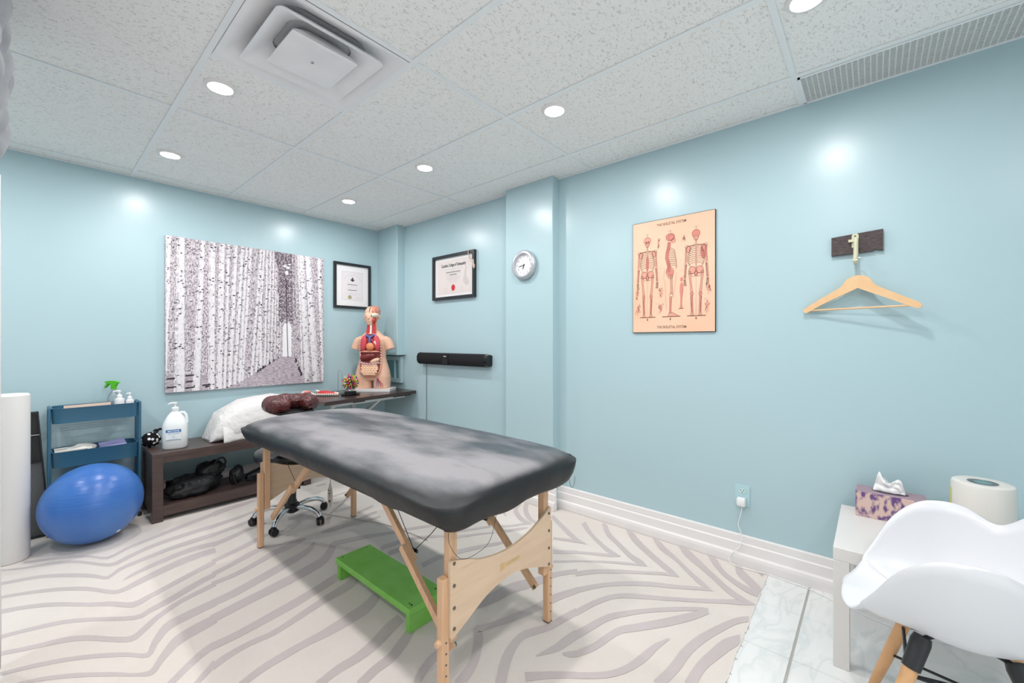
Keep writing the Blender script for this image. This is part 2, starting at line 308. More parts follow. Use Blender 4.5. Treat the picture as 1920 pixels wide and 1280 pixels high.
[2269,2090,2295,2100,2259,2070,2286,2080,2250,2051,2276,2060,2241,2032,2265,2039,2231,2013,2251,2017,2219,1993,2236,1996,2208,1973,2221,1975],
[947,1256,942,1283,970,1266,965,1296,993,1276,989,1310,1014,1284,1013,1322,1032,1290,1036,1327,1051,1294,1055,1329,1070,1299,1075,1331],
[1354,1394,1376,1436,1385,1383,1413,1433,1417,1371,1451,1431,1452,1361,1489,1427,1489,1355,1528,1424,1526,1351,1569,1419,1563,1343,1613,1409,1602,1329,1656,1391,1644,1310,1698,1369,1688,1293,1738,1348,1736,1282,1778,1329,1783,1273,1819,1311,1825,1261,1858,1291,1859,1242,1893,1269,1888,1220,1924,1247,1918,1197,1956,1225],
[1015,1112,1013,1156,1049,1122,1048,1166,1086,1134,1083,1175,1125,1150,1116,1188,1165,1175,1150,1210,1204,1204,1186,1238,1237,1231,1215,1262,1258,1254,1228,1276,1266,1269,1236,1289,1262,1268,1257,1307,1260,1268,1280,1309,1269,1266,1292,1300,1284,1260,1306,1292,1306,1251,1327,1283,1332,1239,1354,1271,1360,1226,1383,1260,1390,1213,1415,1249,1423,1200,1450,1238,1453,1188,1483,1228,1478,1180,1507,1221,1500,1174,1529,1215,1528,1167,1556,1209,1566,1160,1594,1203,1610,1153,1641,1196,1652,1143,1687,1186,1691,1131,1728,1170,1731,1117,1767,1152,1771,1102,1806,1134],
[1120,1003,1104,1039,1155,1024,1138,1061,1191,1046,1176,1085,1226,1065,1215,1106,1259,1080,1254,1121,1293,1093,1293,1131,1322,1101,1329,1138,1343,1103,1358,1139,1359,1099,1382,1135,1379,1092,1406,1127,1406,1080,1434,1113,1436,1064,1464,1095,1466,1051,1491,1082,1495,1043,1517,1077,1522,1039,1544,1074,1548,1034,1573,1070,1576,1028,1603,1063,1606,1022,1633,1056,1636,1015,1663,1048],
[1305,1005,1309,1010,1331,988,1342,1002,1357,970,1375,994,1383,956,1404,988,1406,948,1427,985,1427,945,1446,985,1446,942,1468,983,1467,938,1490,980,1489,935,1513,976,1511,932,1535,972],
[1380,931,1392,938,1383,920,1401,931,1386,910,1410,924,1391,900,1418,918,1397,892,1425,912,1404,886,1432,907,1410,880,1438,901],
[1184,960,1216,989,1207,941,1237,968,1229,922,1257,946,1251,902,1279,923,1274,878,1301,897,1297,852,1324,869,1320,825,1346,841],
[2148,1520,2176,1537,2166,1480,2196,1497,2184,1440,2216,1458,2199,1405,2230,1422,2210,1378,2236,1390,2219,1355,2236,1362,2228,1332,2236,1335],
[2402,1721,2454,1734,2392,1704,2444,1717,2382,1688,2433,1700,2367,1662,2417,1674,2344,1624,2393,1635,2317,1579,2365,1589,2290,1534,2337,1543,2263,1489,2310,1498,2236,1444,2284,1454,2217,1404,2264,1417,2214,1374,2252,1387,2220,1350,2243,1359,2226,1328,2235,1332],
[2003,1416,2042,1443,2034,1381,2070,1405,2065,1346,2098,1367,2096,1311,2126,1329],
[1923,1359,1942,1373,1955,1327,1973,1339,1987,1294,2003,1306,2018,1262,2034,1272],
[2090,1321,2116,1336,2106,1296,2131,1310,2122,1271,2147,1285,2137,1244,2164,1258,2154,1213,2183,1227,2171,1179,2203,1194,2187,1150,2219,1165,2202,1131,2228,1143,2217,1117,2234,1125,2232,1104,2239,1107],
[2452,1501,2508,1501,2416,1458,2464,1458,2380,1417,2422,1417,2348,1376,2386,1378,2319,1335,2357,1340,2293,1296,2332,1301,2271,1260,2310,1265,2250,1226,2291,1232,2231,1194,2275,1201,2218,1165,2263,1174,2217,1141,2253,1151,2223,1122,2245,1129,2229,1104,2238,1107],
[2012,1271,2027,1280,2042,1233,2057,1242,2072,1196,2087,1205,2100,1158,2117,1167,2125,1118,2145,1128,2148,1079,2172,1090,2169,1041,2195,1052,2190,1008,2211,1017,2209,978,2223,983,2228,947,2234,950],
[2551,1401,2594,1388,2505,1366,2546,1353,2458,1331,2502,1321,2416,1292,2466,1291,2384,1253,2437,1258,2361,1216,2411,1222,2337,1180,2384,1184,2309,1142,2354,1144,2280,1104,2326,1106,2255,1068,2303,1072,2237,1035,2289,1042,2224,1006,2280,1014,2217,982,2270,990,2217,967,2258,973,2222,956,2246,960,2227,946,2235,947],
[1888,1190,1924,1218,1917,1170,1954,1196,1946,1150,1984,1175,1975,1126,2014,1149,2006,1096,2043,1117,2036,1062,2072,1080,2066,1027,2100,1044,2094,992,2126,1006,2122,956,2150,968,2146,923,2172,934,2167,894,2194,905,2185,868,2215,879,2201,844,2231,853,2215,821,2239,827,2228,798,2243,802,2240,776,2246,778],
[2569,1234,2634,1226,2530,1202,2593,1194,2491,1170,2555,1164,2454,1135,2520,1134,2422,1097,2488,1099,2394,1058,2456,1062,2368,1021,2426,1024,2342,985,2398,988,2317,950,2371,952,2295,916,2347,918,2273,883,2325,885,2254,852,2305,854,2240,825,2288,827,2235,806,2272,808,2236,790,2258,792,2237,776,2245,776],
[1763,1110,1797,1139,1805,1087,1838,1113,1848,1064,1879,1087,1887,1039,1918,1059,1923,1012,1954,1030,1954,982,1988,1000,1984,952,2019,969,2012,920,2048,936,2037,887,2076,903,2061,854,2100,868,2082,820,2121,833,2102,785,2138,796,2123,751,2157,761,2147,715,2179,725,2171,680,2203,689,2191,652,2221,659,2204,632,2228,637,2213,619,2228,621,2222,605,2228,606],
[2567,1052,2621,1046,2530,1023,2585,1017,2493,994,2552,990,2459,961,2521,961,2434,924,2491,927,2415,887,2462,889,2394,852,2432,852,2366,819,2401,818,2336,787,2371,785,2308,756,2344,754,2282,726,2320,724,2258,698,2299,696,2240,672,2280,671,2229,648,2261,648,2225,627,2244,627,2220,606,2227,606],
[1619,1015,1643,1046,1661,1006,1684,1036,1703,998,1728,1027,1743,988,1769,1015,1779,976,1807,1001,1813,963,1843,986,1843,947,1874,967,1866,929,1900,948,1884,909,1920,926,1905,882,1942,898,1931,846,1966,860,1960,804,1992,816,1988,762,2018,772,2016,723,2046,732,2044,683,2074,692,2072,644,2102,653,2101,603,2134,612,2131,563,2166,571,2156,528,2194,537,2172,503,2216,513,2184,485,2233,495,2195,469,2246,477,2208,453,2250,458,2221,438,2249,442,2234,424,2248,425],
[2569,893,2638,886,2539,869,2609,862,2509,846,2583,839,2479,819,2556,815,2454,788,2527,787,2431,757,2497,755,2407,725,2465,722,2379,691,2432,688,2350,656,2400,653,2323,624,2371,621,2299,598,2346,593,2276,573,2324,569,2257,549,2306,546,2241,524,2289,522,2227,500,2276,498,2219,478,2265,477,2220,458,2256,459,2226,440,2250,441,2232,424,2243,424],
[2602,740,2657,724,2568,722,2622,706,2533,704,2589,689,2500,683,2557,671,2469,660,2523,651,2440,636,2488,629,2414,611,2459,607,2391,586,2435,583,2372,560,2416,558,2355,536,2400,534,2340,513,2389,512,2327,491,2381,491,2318,472,2375,472,2315,455,2370,456,2314,440,2366,441,2314,426,2363,427],
[2573,582,2601,557,2544,576,2573,549,2511,568,2552,543,2476,554,2538,537,2451,537,2524,527,2434,520,2508,512,2418,503,2489,495,2398,486,2468,476,2377,468,2448,458,2361,453,2430,443,2353,442,2418,434,2352,435,2408,428,2350,427,2397,422],
[2591,494,2614,492,2570,477,2603,474,2549,461,2593,457,2529,445,2583,441],
[1495,935,1518,968,1525,928,1549,962,1555,921,1580,955,1586,914,1612,947,1619,907,1645,939,1652,900,1679,930,1683,891,1712,918,1710,879,1742,903,1736,863,1769,885,1764,844,1797,865,1797,822,1828,840,1831,797,1860,812,1863,770,1891,784,1892,743,1921,756,1920,715,1950,727,1946,687,1977,699,1973,660,2003,670,1997,632,2027,642,2015,610,2046,618,2022,595,2056,602,2023,585,2061,591,2024,574,2065,580],
[2057,582,2025,567,2027,602,1988,583,1998,622,1952,599,1966,643,1916,618,1930,666,1879,640,1892,690,1841,664,1855,714,1805,688,1819,738,1771,713,1784,763,1739,737,1752,785,1709,760,1726,804,1685,780,1702,823,1663,798,1676,838,1643,811,1647,848,1621,819,1619,854,1598,824,1593,859,1573,829,1566,863,1548,833,1541,866,1521,837,1516,872,1493,844,1487,882,1463,855,1457,894,1434,869,1427,906,1406,883],
[2125,425,2082,416,2115,437,2071,427,2103,449,2060,437,2085,462,2045,447,2059,477,2021,459,2028,491,1991,471,1996,505,1958,483,1961,519,1924,495,1925,533,1889,507,1891,545,1856,517,1860,556,1826,526,1830,564,1799,532,1799,572,1771,538,1767,578,1743,543,1734,584,1713,547,1700,588,1685,550,1666,589,1656,551,1635,590,1625,552,1604,592,1589,555,1569,596,1551,561,1531,603,1513,568,1494,609,1477,575],
[1970,428,1926,406,1945,444,1894,418,1918,460,1864,429,1887,475,1837,438,1852,485,1811,445,1818,492,1784,452,1786,498,1754,460,1756,504,1725,468,1723,511,1698,475,1685,516,1670,480,1643,519,1636,483,1602,521,1598,483,1564,522,1560,484],
[1314,830,1339,846,1335,805,1361,821,1356,780,1382,796,1377,758,1403,775,1397,740,1423,758,1418,724,1443,744,1440,711,1464,733,1463,699,1487,723,1488,689,1510,715,1513,681,1534,709,1537,674,1557,704,1561,669,1581,700,1586,665,1604,696,1610,662,1627,692,1634,661,1651,687,1658,658,1676,681,1685,654,1702,671,1713,648,1726,660,1743,642,1750,649]]

# ---------------------------------------------------------------- materials of the room
M_wall = mat('wall_paint', (177, 203, 210), 0.30, 0.5, bump=0.06, bscale=140, bdist=0.002)
M_white = mat('white_trim_paint', (236, 232, 231), 0.35, 0.5)
M_tbar = mat('ceiling_bar_paint', (240, 243, 245), 0.5, 0.3)
M_plastic_w = mat('white_plastic', (240, 240, 242), 0.3, 0.5)
M_black = mat('black_plastic', (22, 22, 24), 0.4, 0.5)
M_chrome = mat('chrome', (215, 218, 222), 0.12, 0.5, metal=1.0)
M_steel = mat('brushed_steel', (190, 190, 188), 0.35, 0.5, metal=1.0)

def tile_material():
    m = bpy.data.materials.new('mineral_ceiling_tile'); m.use_nodes = True
    nt = m.node_tree; b = nt.nodes['Principled BSDF']; b.inputs['Roughness'].default_value = 0.95; b.inputs['Specular IOR Level'].default_value = 0.1
    g = nt.nodes.new('ShaderNodeNewGeometry')
    mp = nt.nodes.new('ShaderNodeMapping'); mp.inputs['Scale'].default_value = (70, 130, 60); mp.inputs['Rotation'].default_value = (0, 0, 0.7)
    nt.links.new(g.outputs['Position'], mp.inputs[0])
    w = nt.nodes.new('ShaderNodeTexNoise'); w.inputs['Scale'].default_value = 1.0; w.inputs['Detail'].default_value = 1.5; w.inputs['Distortion'].default_value = 1.2
    nt.links.new(mp.outputs[0], w.inputs[0])
    r = nt.nodes.new('ShaderNodeValToRGB'); r.color_ramp.elements[0].position = 0.585; r.color_ramp.elements[1].position = 0.66
    r.color_ramp.elements[0].color = (0, 0, 0, 1); r.color_ramp.elements[1].color = (1, 1, 1, 1)
    nt.links.new(w.outputs[0], r.inputs[0])
    n2 = nt.nodes.new('ShaderNodeTexNoise'); n2.inputs['Scale'].default_value = 1.2
    nt.links.new(g.outputs['Position'], n2.inputs[0])
    base = nt.nodes.new('ShaderNodeMix'); base.data_type = 'RGBA'
    base.inputs[6].default_value = lin((246, 245, 243)); base.inputs[7].default_value = lin((248, 248, 247))
    nt.links.new(n2.outputs[0], base.inputs[0])
    mx = nt.nodes.new('ShaderNodeMix'); mx.data_type = 'RGBA'
    nt.links.new(r.outputs[0], mx.inputs[0]); nt.links.new(base.outputs[2], mx.inputs[6]); mx.inputs[7].default_value = lin((218, 217, 213))
    nt.links.new(mx.outputs[2], b.inputs['Base Color'])
    bp = nt.nodes.new('ShaderNodeBump'); bp.inputs['Strength'].default_value = 0.5; bp.inputs['Distance'].default_value = 0.002; bp.invert = True
    nt.links.new(r.outputs[0], bp.inputs['Height']); nt.links.new(bp.outputs[0], b.inputs['Normal'])
    return m
M_tile = tile_material()

def marble_material():
    m = bpy.data.materials.new('white_marble_tile'); m.use_nodes = True
    nt = m.node_tree; b = nt.nodes['Principled BSDF']; b.inputs['Roughness'].default_value = 0.22
    g = nt.nodes.new('ShaderNodeNewGeometry')
    mp = nt.nodes.new('ShaderNodeMapping'); mp.inputs['Scale'].default_value = (2.4, 6.5, 1); mp.inputs['Rotation'].default_value = (0, 0, 0.75)
    nt.links.new(g.outputs['Position'], mp.inputs[0])
    n = nt.nodes.new('ShaderNodeTexNoise'); n.inputs['Scale'].default_value = 1.1; n.inputs['Detail'].default_value = 4; n.inputs['Distortion'].default_value = 1.0
    nt.links.new(mp.outputs[0], n.inputs[0])
    r = nt.nodes.new('ShaderNodeValToRGB'); e = r.color_ramp.elements
    e[0].position = 0.40; e[0].color = lin((234, 234, 233)); e[1].position = 0.62; e[1].color = lin((236, 236, 235))
    k = e.new(0.485); k.color = lin((232, 233, 232)); k = e.new(0.51); k.color = lin((221, 224, 223)); k = e.new(0.575); k.color = lin((233, 233, 232))
    nt.links.new(n.outputs[0], r.inputs[0]); nt.links.new(r.outputs[0], b.inputs['Base Color'])
    return m
M_marble = marble_material()
M_grout = mat('grey_grout', (176, 174, 170), 0.9, 0.1)

# ---------------------------------------------------------------- room shell
floor = struct(obj('floor', MB().box(X0-.1, XR+.1, Y0-.1, YB+.1, -0.08, -0.005), M_grout))
xs = [2.618, 2.291, 1.951, 1.611, 1.271, .931, .591, .251, -.089, -.429, -.769, -1.109, -1.449, -1.7]
ys = [.585, .245, -.095, -.435, -.775, -1.115, -1.455, -1.795, -1.9]
first = {}
for i in range(len(xs)-1):
    for j in range(len(ys)-1):
        w = xs[i]-xs[i+1]; h = ys[j]-ys[j+1]
        key = (round(w, 3), round(h, 3))
        cx_, cy_ = (xs[i]+xs[i+1])/2, (ys[j]+ys[j+1])/2
        if key not in first:
            o = obj('tile', MB().box(cx_-w/2+.0012, cx_+w/2-.0012, cy_-h/2+.0045, cy_+h/2-.0045, -.012, -.003, .0012), M_marble, loc=(cx_, cy_, -.012))
            o.parent = floor; o.location = Vector((cx_, cy_, -.012)) - ORG[floor.name]
            first[key] = o
        else: inst(first[key], floor, (cx_, cy_, -.012))
wall_back = struct(obj('wall_back', MB().box(X0-.1, XR+.1, YB, YB+.1, -.012, 2.6), M_wall))
wall_right = struct(obj('wall_right', MB().box(XR, XR+.1, Y0-.1, YB, -.012, 2.6), M_wall))
wall_left = struct(obj('wall_left', MB().box(X0-.1, X0, Y0, YB, -.012, 2.6), M_wall))
WX = 1.25
# unseen front wall; its glazed opening is added to let fill light in
wall_front = struct(obj('wall_front', MB().box(X0-.1, XR, Y0-.1, Y0, -.012, .12).box(X0-.1, XR, Y0-.1, Y0, 2.36, 2.6).box(X0-.1, X0+.12, Y0-.1, Y0, .12, 2.36).box(WX, XR, Y0-.1, Y0, .12, 2.36), M_wall))
fill_window = struct(obj('fill_window', MB().box(X0+.12, WX, Y0-.07, Y0-.03, .12, .16).box(X0+.12, WX, Y0-.07, Y0-.03, 2.32, 2.36), M_white))
for k in range(4):
    xm = X0+.14 + (WX-X0-.16)*k/3
    obj('fill_mullion', MB().box(xm-.02, xm+.02, Y0-.07, Y0-.03, .16, 2.32), M_white, fill_window)
M_fill_pane = bpy.data.materials.new('fill_window_pane'); M_fill_pane.use_nodes = True
nt_ = M_fill_pane.node_tree; nt_.nodes.remove(nt_.nodes['Principled BSDF'])
tb_, gb_, mx_ = nt_.nodes.new('ShaderNodeBsdfTransparent'), nt_.nodes.new('ShaderNodeBsdfGlossy'), nt_.nodes.new('ShaderNodeMixShader')
gb_.inputs['Roughness'].default_value = .02; mx_.inputs[0].default_value = .06
nt_.links.new(tb_.outputs[0], mx_.inputs[1]); nt_.links.new(gb_.outputs[0], mx_.inputs[2]); nt_.links.new(mx_.outputs[0], nt_.nodes['Material Output'].inputs[0])
for k in range(3):
    xa, xb = X0+.16 + (WX-X0-.16)*k/3, X0+.12 + (WX-X0-.16)*(k+1)/3
    obj('pane', MB().box(xa, xb, Y0-.053, Y0-.047, .16, 2.32), M_fill_pane, fill_window)
CX, CY0, CY1 = 2.537, 1.80, 2.268
wall_column = struct(obj('wall_column', MB().box(CX, XR+.01, CY0, CY1, -.012, 2.475, .004), M_wall))
mb = MB().box(2.525, XR+.01, 3.787, YB+.01, 1.125, 2.475, .004).box(2.505, XR+.01, 3.765, YB+.01, 1.10, 1.125, .003)
wall_duct = struct(obj('wall_duct', mb, M_wall))

PROF = [(0, .160), (.011, .160), (.014, .155), (.014, .118), (.019, .112), (.019, .062), (.034, .056), (.037, .040), (.037, -.012), (0, -.012)]
def skirting(name, p0, p1, nrm):
    p0 = Vector(p0); p1 = Vector(p1); n = Vector(nrm)
    rings = [[p + n*d + Z_*z for d, z in PROF] for p in (p0, p1)]
    return struct(fixnormals(obj(name, MB().loft(rings), M_white)))
skirting('baseboard_right', (XR, Y0, 0), (XR, CY0, 0), (-1, 0, 0))
skirting('baseboard_column', (CX, CY0-.037, 0), (CX, CY1, 0), (-1, 0, 0))
skirting('baseboard_corner', (XR, CY1, 0), (XR, YB, 0), (-1, 0, 0))
skirting('baseboard_back', (X0, YB, 0), (XR, YB, 0), (0, -1, 0))

# suspended ceiling: slab, tiles, bars
ceiling = struct(obj('ceiling', MB().box(X0-.1, XR+.1, Y0-.1, YB+.1, 2.53, 2.6), M_white))
GX = [XR, 2.322, 1.712, 1.102, .492, -.118, -.728, -1.338, X0]
GY = [YB, 4.0185, 2.7724, 1.5263, .2802, -.9659, Y0]
cache = {}
def tile(x0, x1, y0, y1):
    w, h = x1-x0, y1-y0; key = (round(w, 3), round(h, 3)); c = ((x0+x1)/2, (y0+y1)/2, 2.4715)
    if key in cache: inst(cache[key], ceiling, c)
    else:
        o = obj('ceiling_tile', MB().box(c[0]-w/2+.003, c[0]+w/2-.003, c[1]-h/2+.003, c[1]+h/2-.003, 2.4715, 2.487), M_tile, loc=c)
        o.parent = ceiling; o.location = Vector(c) - ORG[ceiling.name]; cache[key] = o
DIFF = (.492, 1.102, 1.5263, 2.136)
GRILLE_Y = .2802
for i in range(len(GX)-1):
    for j in range(len(GY)-1):
        x1, x0 = GX[i], GX[i+1]; y1, y0 = GY[j], GY[j+1]
        if i == 0 and j in (4,): continue                      # the egg-crate grille takes this bay
        if i == 3 and j == 2: tile(x0, x1, DIFF[3], y1); continue
        tile(x0, x1, y0, y1)
def cbar(x0, x1, y0, y1, z=2.466):
    mb = MB().box(x0, x1, y0, y1, z, z+.0045)
    if x1-x0 < y1-y0: mb.box((x0+x1)/2-.001, (x0+x1)/2+.001, y0, y1, z+.0045, z+.03)
    else: mb.box(x0, x1, (y0+y1)/2-.001, (y0+y1)/2+.001, z+.0045, z+.03)
    o = obj('ceiling_bar', mb, M_tbar, ceiling)
for x in GX[1:-1]: cbar(x-.012, x+.012, Y0, YB)
for y in GY[1:-1]:
    for i in range(len(GX)-1): cbar(GX[i+1]+.0125, GX[i]-.0125, y-.012, y+.012)
cbar(.5045, 1.0895, 2.136-.012, 2.136+.012)
for a in ((XR-.02, XR, Y0, YB), (X0, X0+.02, Y0, YB)): cbar(*a, z=2.4655)
for a in ((X0+.02, XR-.02, YB-.02, YB), (X0+.02, XR-.02, Y0, Y0+.02)): cbar(*a, z=2.4655)

# ---------------------------------------------------------------- recessed ceiling lamps
M_lens = mat('lamp_lens', (255, 253, 250), 0.5, emit=40.0)
ring = MB().lathe([(.050, -.004), (.050, 0.0055), (.068, 0.0055), (.068, 0.001), (.062, -.005), (.052, -.006), (.050, -.004)], n=32, caps=False)
lens = MB().lathe([(.0505, .001), (.0505, .004), (.02, .005), (.001, .005)], n=32)
ring_me = lens_me = None
def pot(x, y, label, group=None):
    global ring_me, lens_me
    t = thing('recessed_light', label, 'ceiling light', (x, y, 2.466), group)
    if ring_me is None:
        r = MB(); r.v = [v + Vector((x, y, 2.466)) for v in ring.v]; r.f = ring.f; r.mi = ring.mi
        l = MB(); l.v = [v + Vector((x, y, 2.466)) for v in lens.v]; l.f = lens.f; l.mi = lens.mi
        ring_me = fixnormals(obj('trim_ring', r, M_white, t, smooth=True)).data; lens_me = fixnormals(obj('lens', l, M_lens, t)).data
    else:
        for n_, me in (('trim_ring', ring_me), ('lens', lens_me)):
            o = bpy.data.objects.new(n_, me); COL.objects.link(o); o.parent = t
    L = bpy.data.lights.new('lamp', 'AREA'); L.shape = 'DISK'; L.size = .098; L.energy = LAMP_W; L.color = LAMP_COL; L.spread = pi
    lo = bpy.data.objects.new('lamp', L); COL.objects.link(lo); lo.parent = t; lo.location = (0, 0, -.007)
for a in [(.60, 3.488, 'recessed ceiling light nearest the back wall, left, in front of the birch canvas'),
          (.60, 2.382, 'recessed ceiling light beside the square air diffuser'),
          (1.82, 3.466, 'smallest recessed ceiling light in the picture, nearest the corner with the duct'),
          (1.82, 2.390, 'recessed ceiling light above the framed red seal diploma side, second from the corner'),
          (1.82, 1.280, 'recessed ceiling light in the middle of the ceiling, in front of the skeleton poster'),
          (1.82, .180, 'recessed ceiling light cut by the top edge, near the egg-crate grille')]: pot(*a)
for a in [(.60, 1.28), (.60, .18), (-.62, 3.488), (-.62, 2.382), (-.62, .18), (.60, -.92)]:
    pot(a[0], a[1], 'recessed ceiling light overhead, beyond the edge of the picture', 'ceiling lights beyond the picture')

# ---------------------------------------------------------------- square air diffuser
M_diff = mat('diffuser_enamel', (244, 244, 245), 0.35, 0.5, rgb2=(236, 236, 238), nscale=5)
M_dark = mat('dark_duct', (196, 197, 199), 0.9)
x0, x1, y0, y1 = DIFF; cx_, cy_ = (x0+x1)/2, (y0+y1)/2
t = thing('air_diffuser', 'square white stepped air diffuser set into the ceiling', 'air vent', (cx_, cy_, 2.466))
def sq(h, z, r=.0, n=5):
    if r <= 0: r = .001
    P = []
    for k, (sx, sy) in enumerate(((1, 1), (-1, 1), (-1, -1), (1, -1))):
        for i in range(n):
            a = k*pi/2 + (pi/2)*i/(n-1)
            P.append((cx_ + sx*(h-r) + r*cos(a), cy_ + sy*(h-r) + r*sin(a), z))
    return P
def cone(name, L, m=M_diff):
    return fixnormals(obj(name, MB().loft([sq(*a) for a in L], caps=False), m, t, smooth=True, angle=35))
cone('outer_frame', [(.3055-.013, 2.464, .004), (.278, 2.463, .02), (.262, 2.470, .035), (.225, 2.492, .06), (.18, 2.515, .08)])
cone('middle_cone', [(.15, 2.515, .05), (.185, 2.482, .04), (.213, 2.461, .028), (.217, 2.450, .022), (.2125, 2.450, .02), (.180, 2.470, .04), (.13, 2.508, .06)])
c = MB().loft([sq(.10, 2.50, .05), (sq(.128, 2.462, .012)), sq(.136, 2.4445, .008), sq(.133, 2.443, .008), sq(.09, 2.4465, .03), sq(.05, 2.4455, .03), sq(.01, 2.4465, .005)])
fixnormals(obj('center_plate', c, M_diff, t, smooth=True, angle=60))
obj('screw', MB().cyl((cx_, cy_, 2.4425), (cx_, cy_, 2.4475), .006), M_steel, t)
obj('duct_mouth', MB().box(cx_-.17, cx_+.17, cy_-.17, cy_+.17, 2.516, 2.52), M_dark, t)

# ---------------------------------------------------------------- egg-crate return grille
t = thing('ceiling_grille', 'long grey egg-crate air grille in the ceiling along the right wall', 'air vent', (2.485, -.34, 2.466))
gx0, gx1, gy0, gy1 = 2.337, 2.605, -.9659+.012, .2682
fr_ = MB().box(gx0, gx0+.012, gy0, gy1, 2.462, 2.48).box(gx1-.008, gx1, gy0, gy1, 2.462, 2.48).box(gx0, gx1, gy0, gy0+.012, 2.462, 2.48).box(gx0, gx1, gy1-.01, gy1, 2.462, 2.48)
obj('frame', fr_, M_tbar, t)
M_egg = mat('grille_bars', (222, 225, 225), 0.4, 0.5)
mb = MB(); n = 20
for i in range(1, n): x = gx0+.012 + (gx1-gx0-.02)*i/n; mb.box(x-.0020, x+.0020, gy0+.012, gy1-.01, 2.463, 2.4745)
n = 58
for i in range(1, n): y = gy0+.012 + (gy1-gy0-.022)*i/n; mb.box(gx0+.012, gx1-.008, y-.0024, y+.0024, 2.4635, 2.4745)
obj('grid', mb, M_egg, t)['kind'] = 'stuff'
obj('duct_back', MB().box(gx0, gx1, gy0, gy1, 2.50, 2.505), mat('grille_back', (150, 152, 152), .9), t)

# ---------------------------------------------------------------- zebra rug
M_rug = mat('beige_rug_pile', (228, 219, 213), 0.95, 0.05, rgb2=(220, 210, 202), nscale=2.2, nrange=(.3, .75), bump=0.5, bscale=420, bdist=0.003, sheen=0.15)
M_stripe = mat('taupe_rug_stripe', (204, 193, 193), 0.95, 0.05, rgb2=(196, 185, 183), nscale=3.0, nrange=(.3, .75), bump=0.5, bscale=420, bdist=0.003, sheen=0.15)
t = thing('zebra_rug', 'beige carpet with taupe zebra stripes and a frayed cut edge', 'rug', (.5, 2.3, -.004))
edge = []
N = 260
for i in range(N+1):
    x = -1.6 + (2.578+1.6)*i/N
    edge.append((x, .408 + (x-1.7)*.019 + .006*nz(x*9) + .004*nz(x*40, 3)))
poly = edge + [(2.578, CY0-.042), (2.495, CY0-.042), (2.495, 4.125), (-1.6, 4.125)]
rings = [[(x, y, z) for x, y in poly] for z in (-.0045, 0.0)]
rug = fixnormals(obj('pile', MB().loft(rings), M_rug, t))
ok = lambda x, y, z: (min(x, 2.572), min(max(y, .412 + (x-1.7)*.019), 4.12), z)
def stripe(vs):
    o = fixnormals(obj('stripe', MB().add(vs, [(2*i, 2*i+1, 2*i+3, 2*i+2) for i in range(len(vs)//2-1)]), M_stripe, t))
for k, row in enumerate(STRIPES):
    z = .0006 + .00001*k; vs = []
    for i in range(0, len(row), 4): vs += [ok(row[i]/1000, row[i+1]/1000, z), ok(row[i+2]/1000, row[i+3]/1000, z)]
    stripe(vs)
# stripes go on beyond the left edge of the view
for k in range(7):
    vs = []
    for p in crom([(-1.55, 1.0+.42*k, 0), (-1.1, 1.2+.42*k, 0), (-.6, 1.28+.42*k, 0), (-.22, 1.5+.42*k, 0)], 6): vs += [ok(p.x, p.y-.028, .0004), ok(p.x, p.y+.028, .0004)]
    stripe(vs)
mb = MB()
for i in range(60):
    x = -1.5 + 4.05*random.random(); k = min(int((x+1.6)/(2.578+1.6)*N), N)
    y = edge[k][1]; L = .003+.007*random.random(); a = -pi/2 + random.uniform(-1, 1)
    mb.tube([(x, y+.004, -.002), (x+L*.5*cos(a), y+L*.5*sin(a), .001), (x+L*cos(a), y+L*sin(a), -.002)], .0006, 4)
fr = obj('frayed_edge', mb, mat('dark_fray', (92, 80, 72), .95), t); fr['kind'] = 'stuff'

# ---------------------------------------------------------------- massage table
def wood(name, a, b, stretch=(3, 3, 40), sc=3.0, rough=.42):
    return mat(name, a, rough, .4, rgb2=b, nscale=sc, stretch=stretch, nrange=(.3, .7))
M_beech = wood('beech_leg', (224, 184, 148), (212, 168, 132), (30, 30, 2))
M_ply = wood('maple_panel', (225, 198, 170), (215, 185, 156), (2, 2, 14), 2.5)
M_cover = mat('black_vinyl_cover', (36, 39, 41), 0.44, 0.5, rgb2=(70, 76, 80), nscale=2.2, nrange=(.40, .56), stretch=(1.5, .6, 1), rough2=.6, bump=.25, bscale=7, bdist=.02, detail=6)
nt = M_cover.node_tree; b = nt.nodes['Principled BSDF']                      # lying surface greyed for rubbing plus painted-in ceiling sheen; the sides stay near black
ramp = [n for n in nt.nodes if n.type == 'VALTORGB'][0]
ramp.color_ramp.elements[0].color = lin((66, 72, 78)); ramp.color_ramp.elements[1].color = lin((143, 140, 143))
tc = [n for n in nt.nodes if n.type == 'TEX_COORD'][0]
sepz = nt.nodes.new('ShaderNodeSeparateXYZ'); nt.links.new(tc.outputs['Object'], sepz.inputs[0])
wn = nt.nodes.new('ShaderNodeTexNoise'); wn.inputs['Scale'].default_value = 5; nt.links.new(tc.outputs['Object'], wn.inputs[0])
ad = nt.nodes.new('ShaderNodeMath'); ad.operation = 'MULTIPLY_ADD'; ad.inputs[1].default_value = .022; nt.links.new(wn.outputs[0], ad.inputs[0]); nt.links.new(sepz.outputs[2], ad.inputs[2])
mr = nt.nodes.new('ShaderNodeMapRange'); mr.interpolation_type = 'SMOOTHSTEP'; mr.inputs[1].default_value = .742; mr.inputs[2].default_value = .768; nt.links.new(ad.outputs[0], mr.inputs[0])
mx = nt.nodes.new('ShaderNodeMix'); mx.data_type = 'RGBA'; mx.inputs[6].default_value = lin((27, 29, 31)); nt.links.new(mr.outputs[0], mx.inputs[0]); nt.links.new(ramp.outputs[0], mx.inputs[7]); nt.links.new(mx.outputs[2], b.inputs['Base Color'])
t = thing('massage_table', 'folding wooden massage table with a worn black vinyl top', 'massage table', (1.22, 1.97, 0))
TX0, TX1, TY0, TY1 = .825, 1.645, .985, 2.965
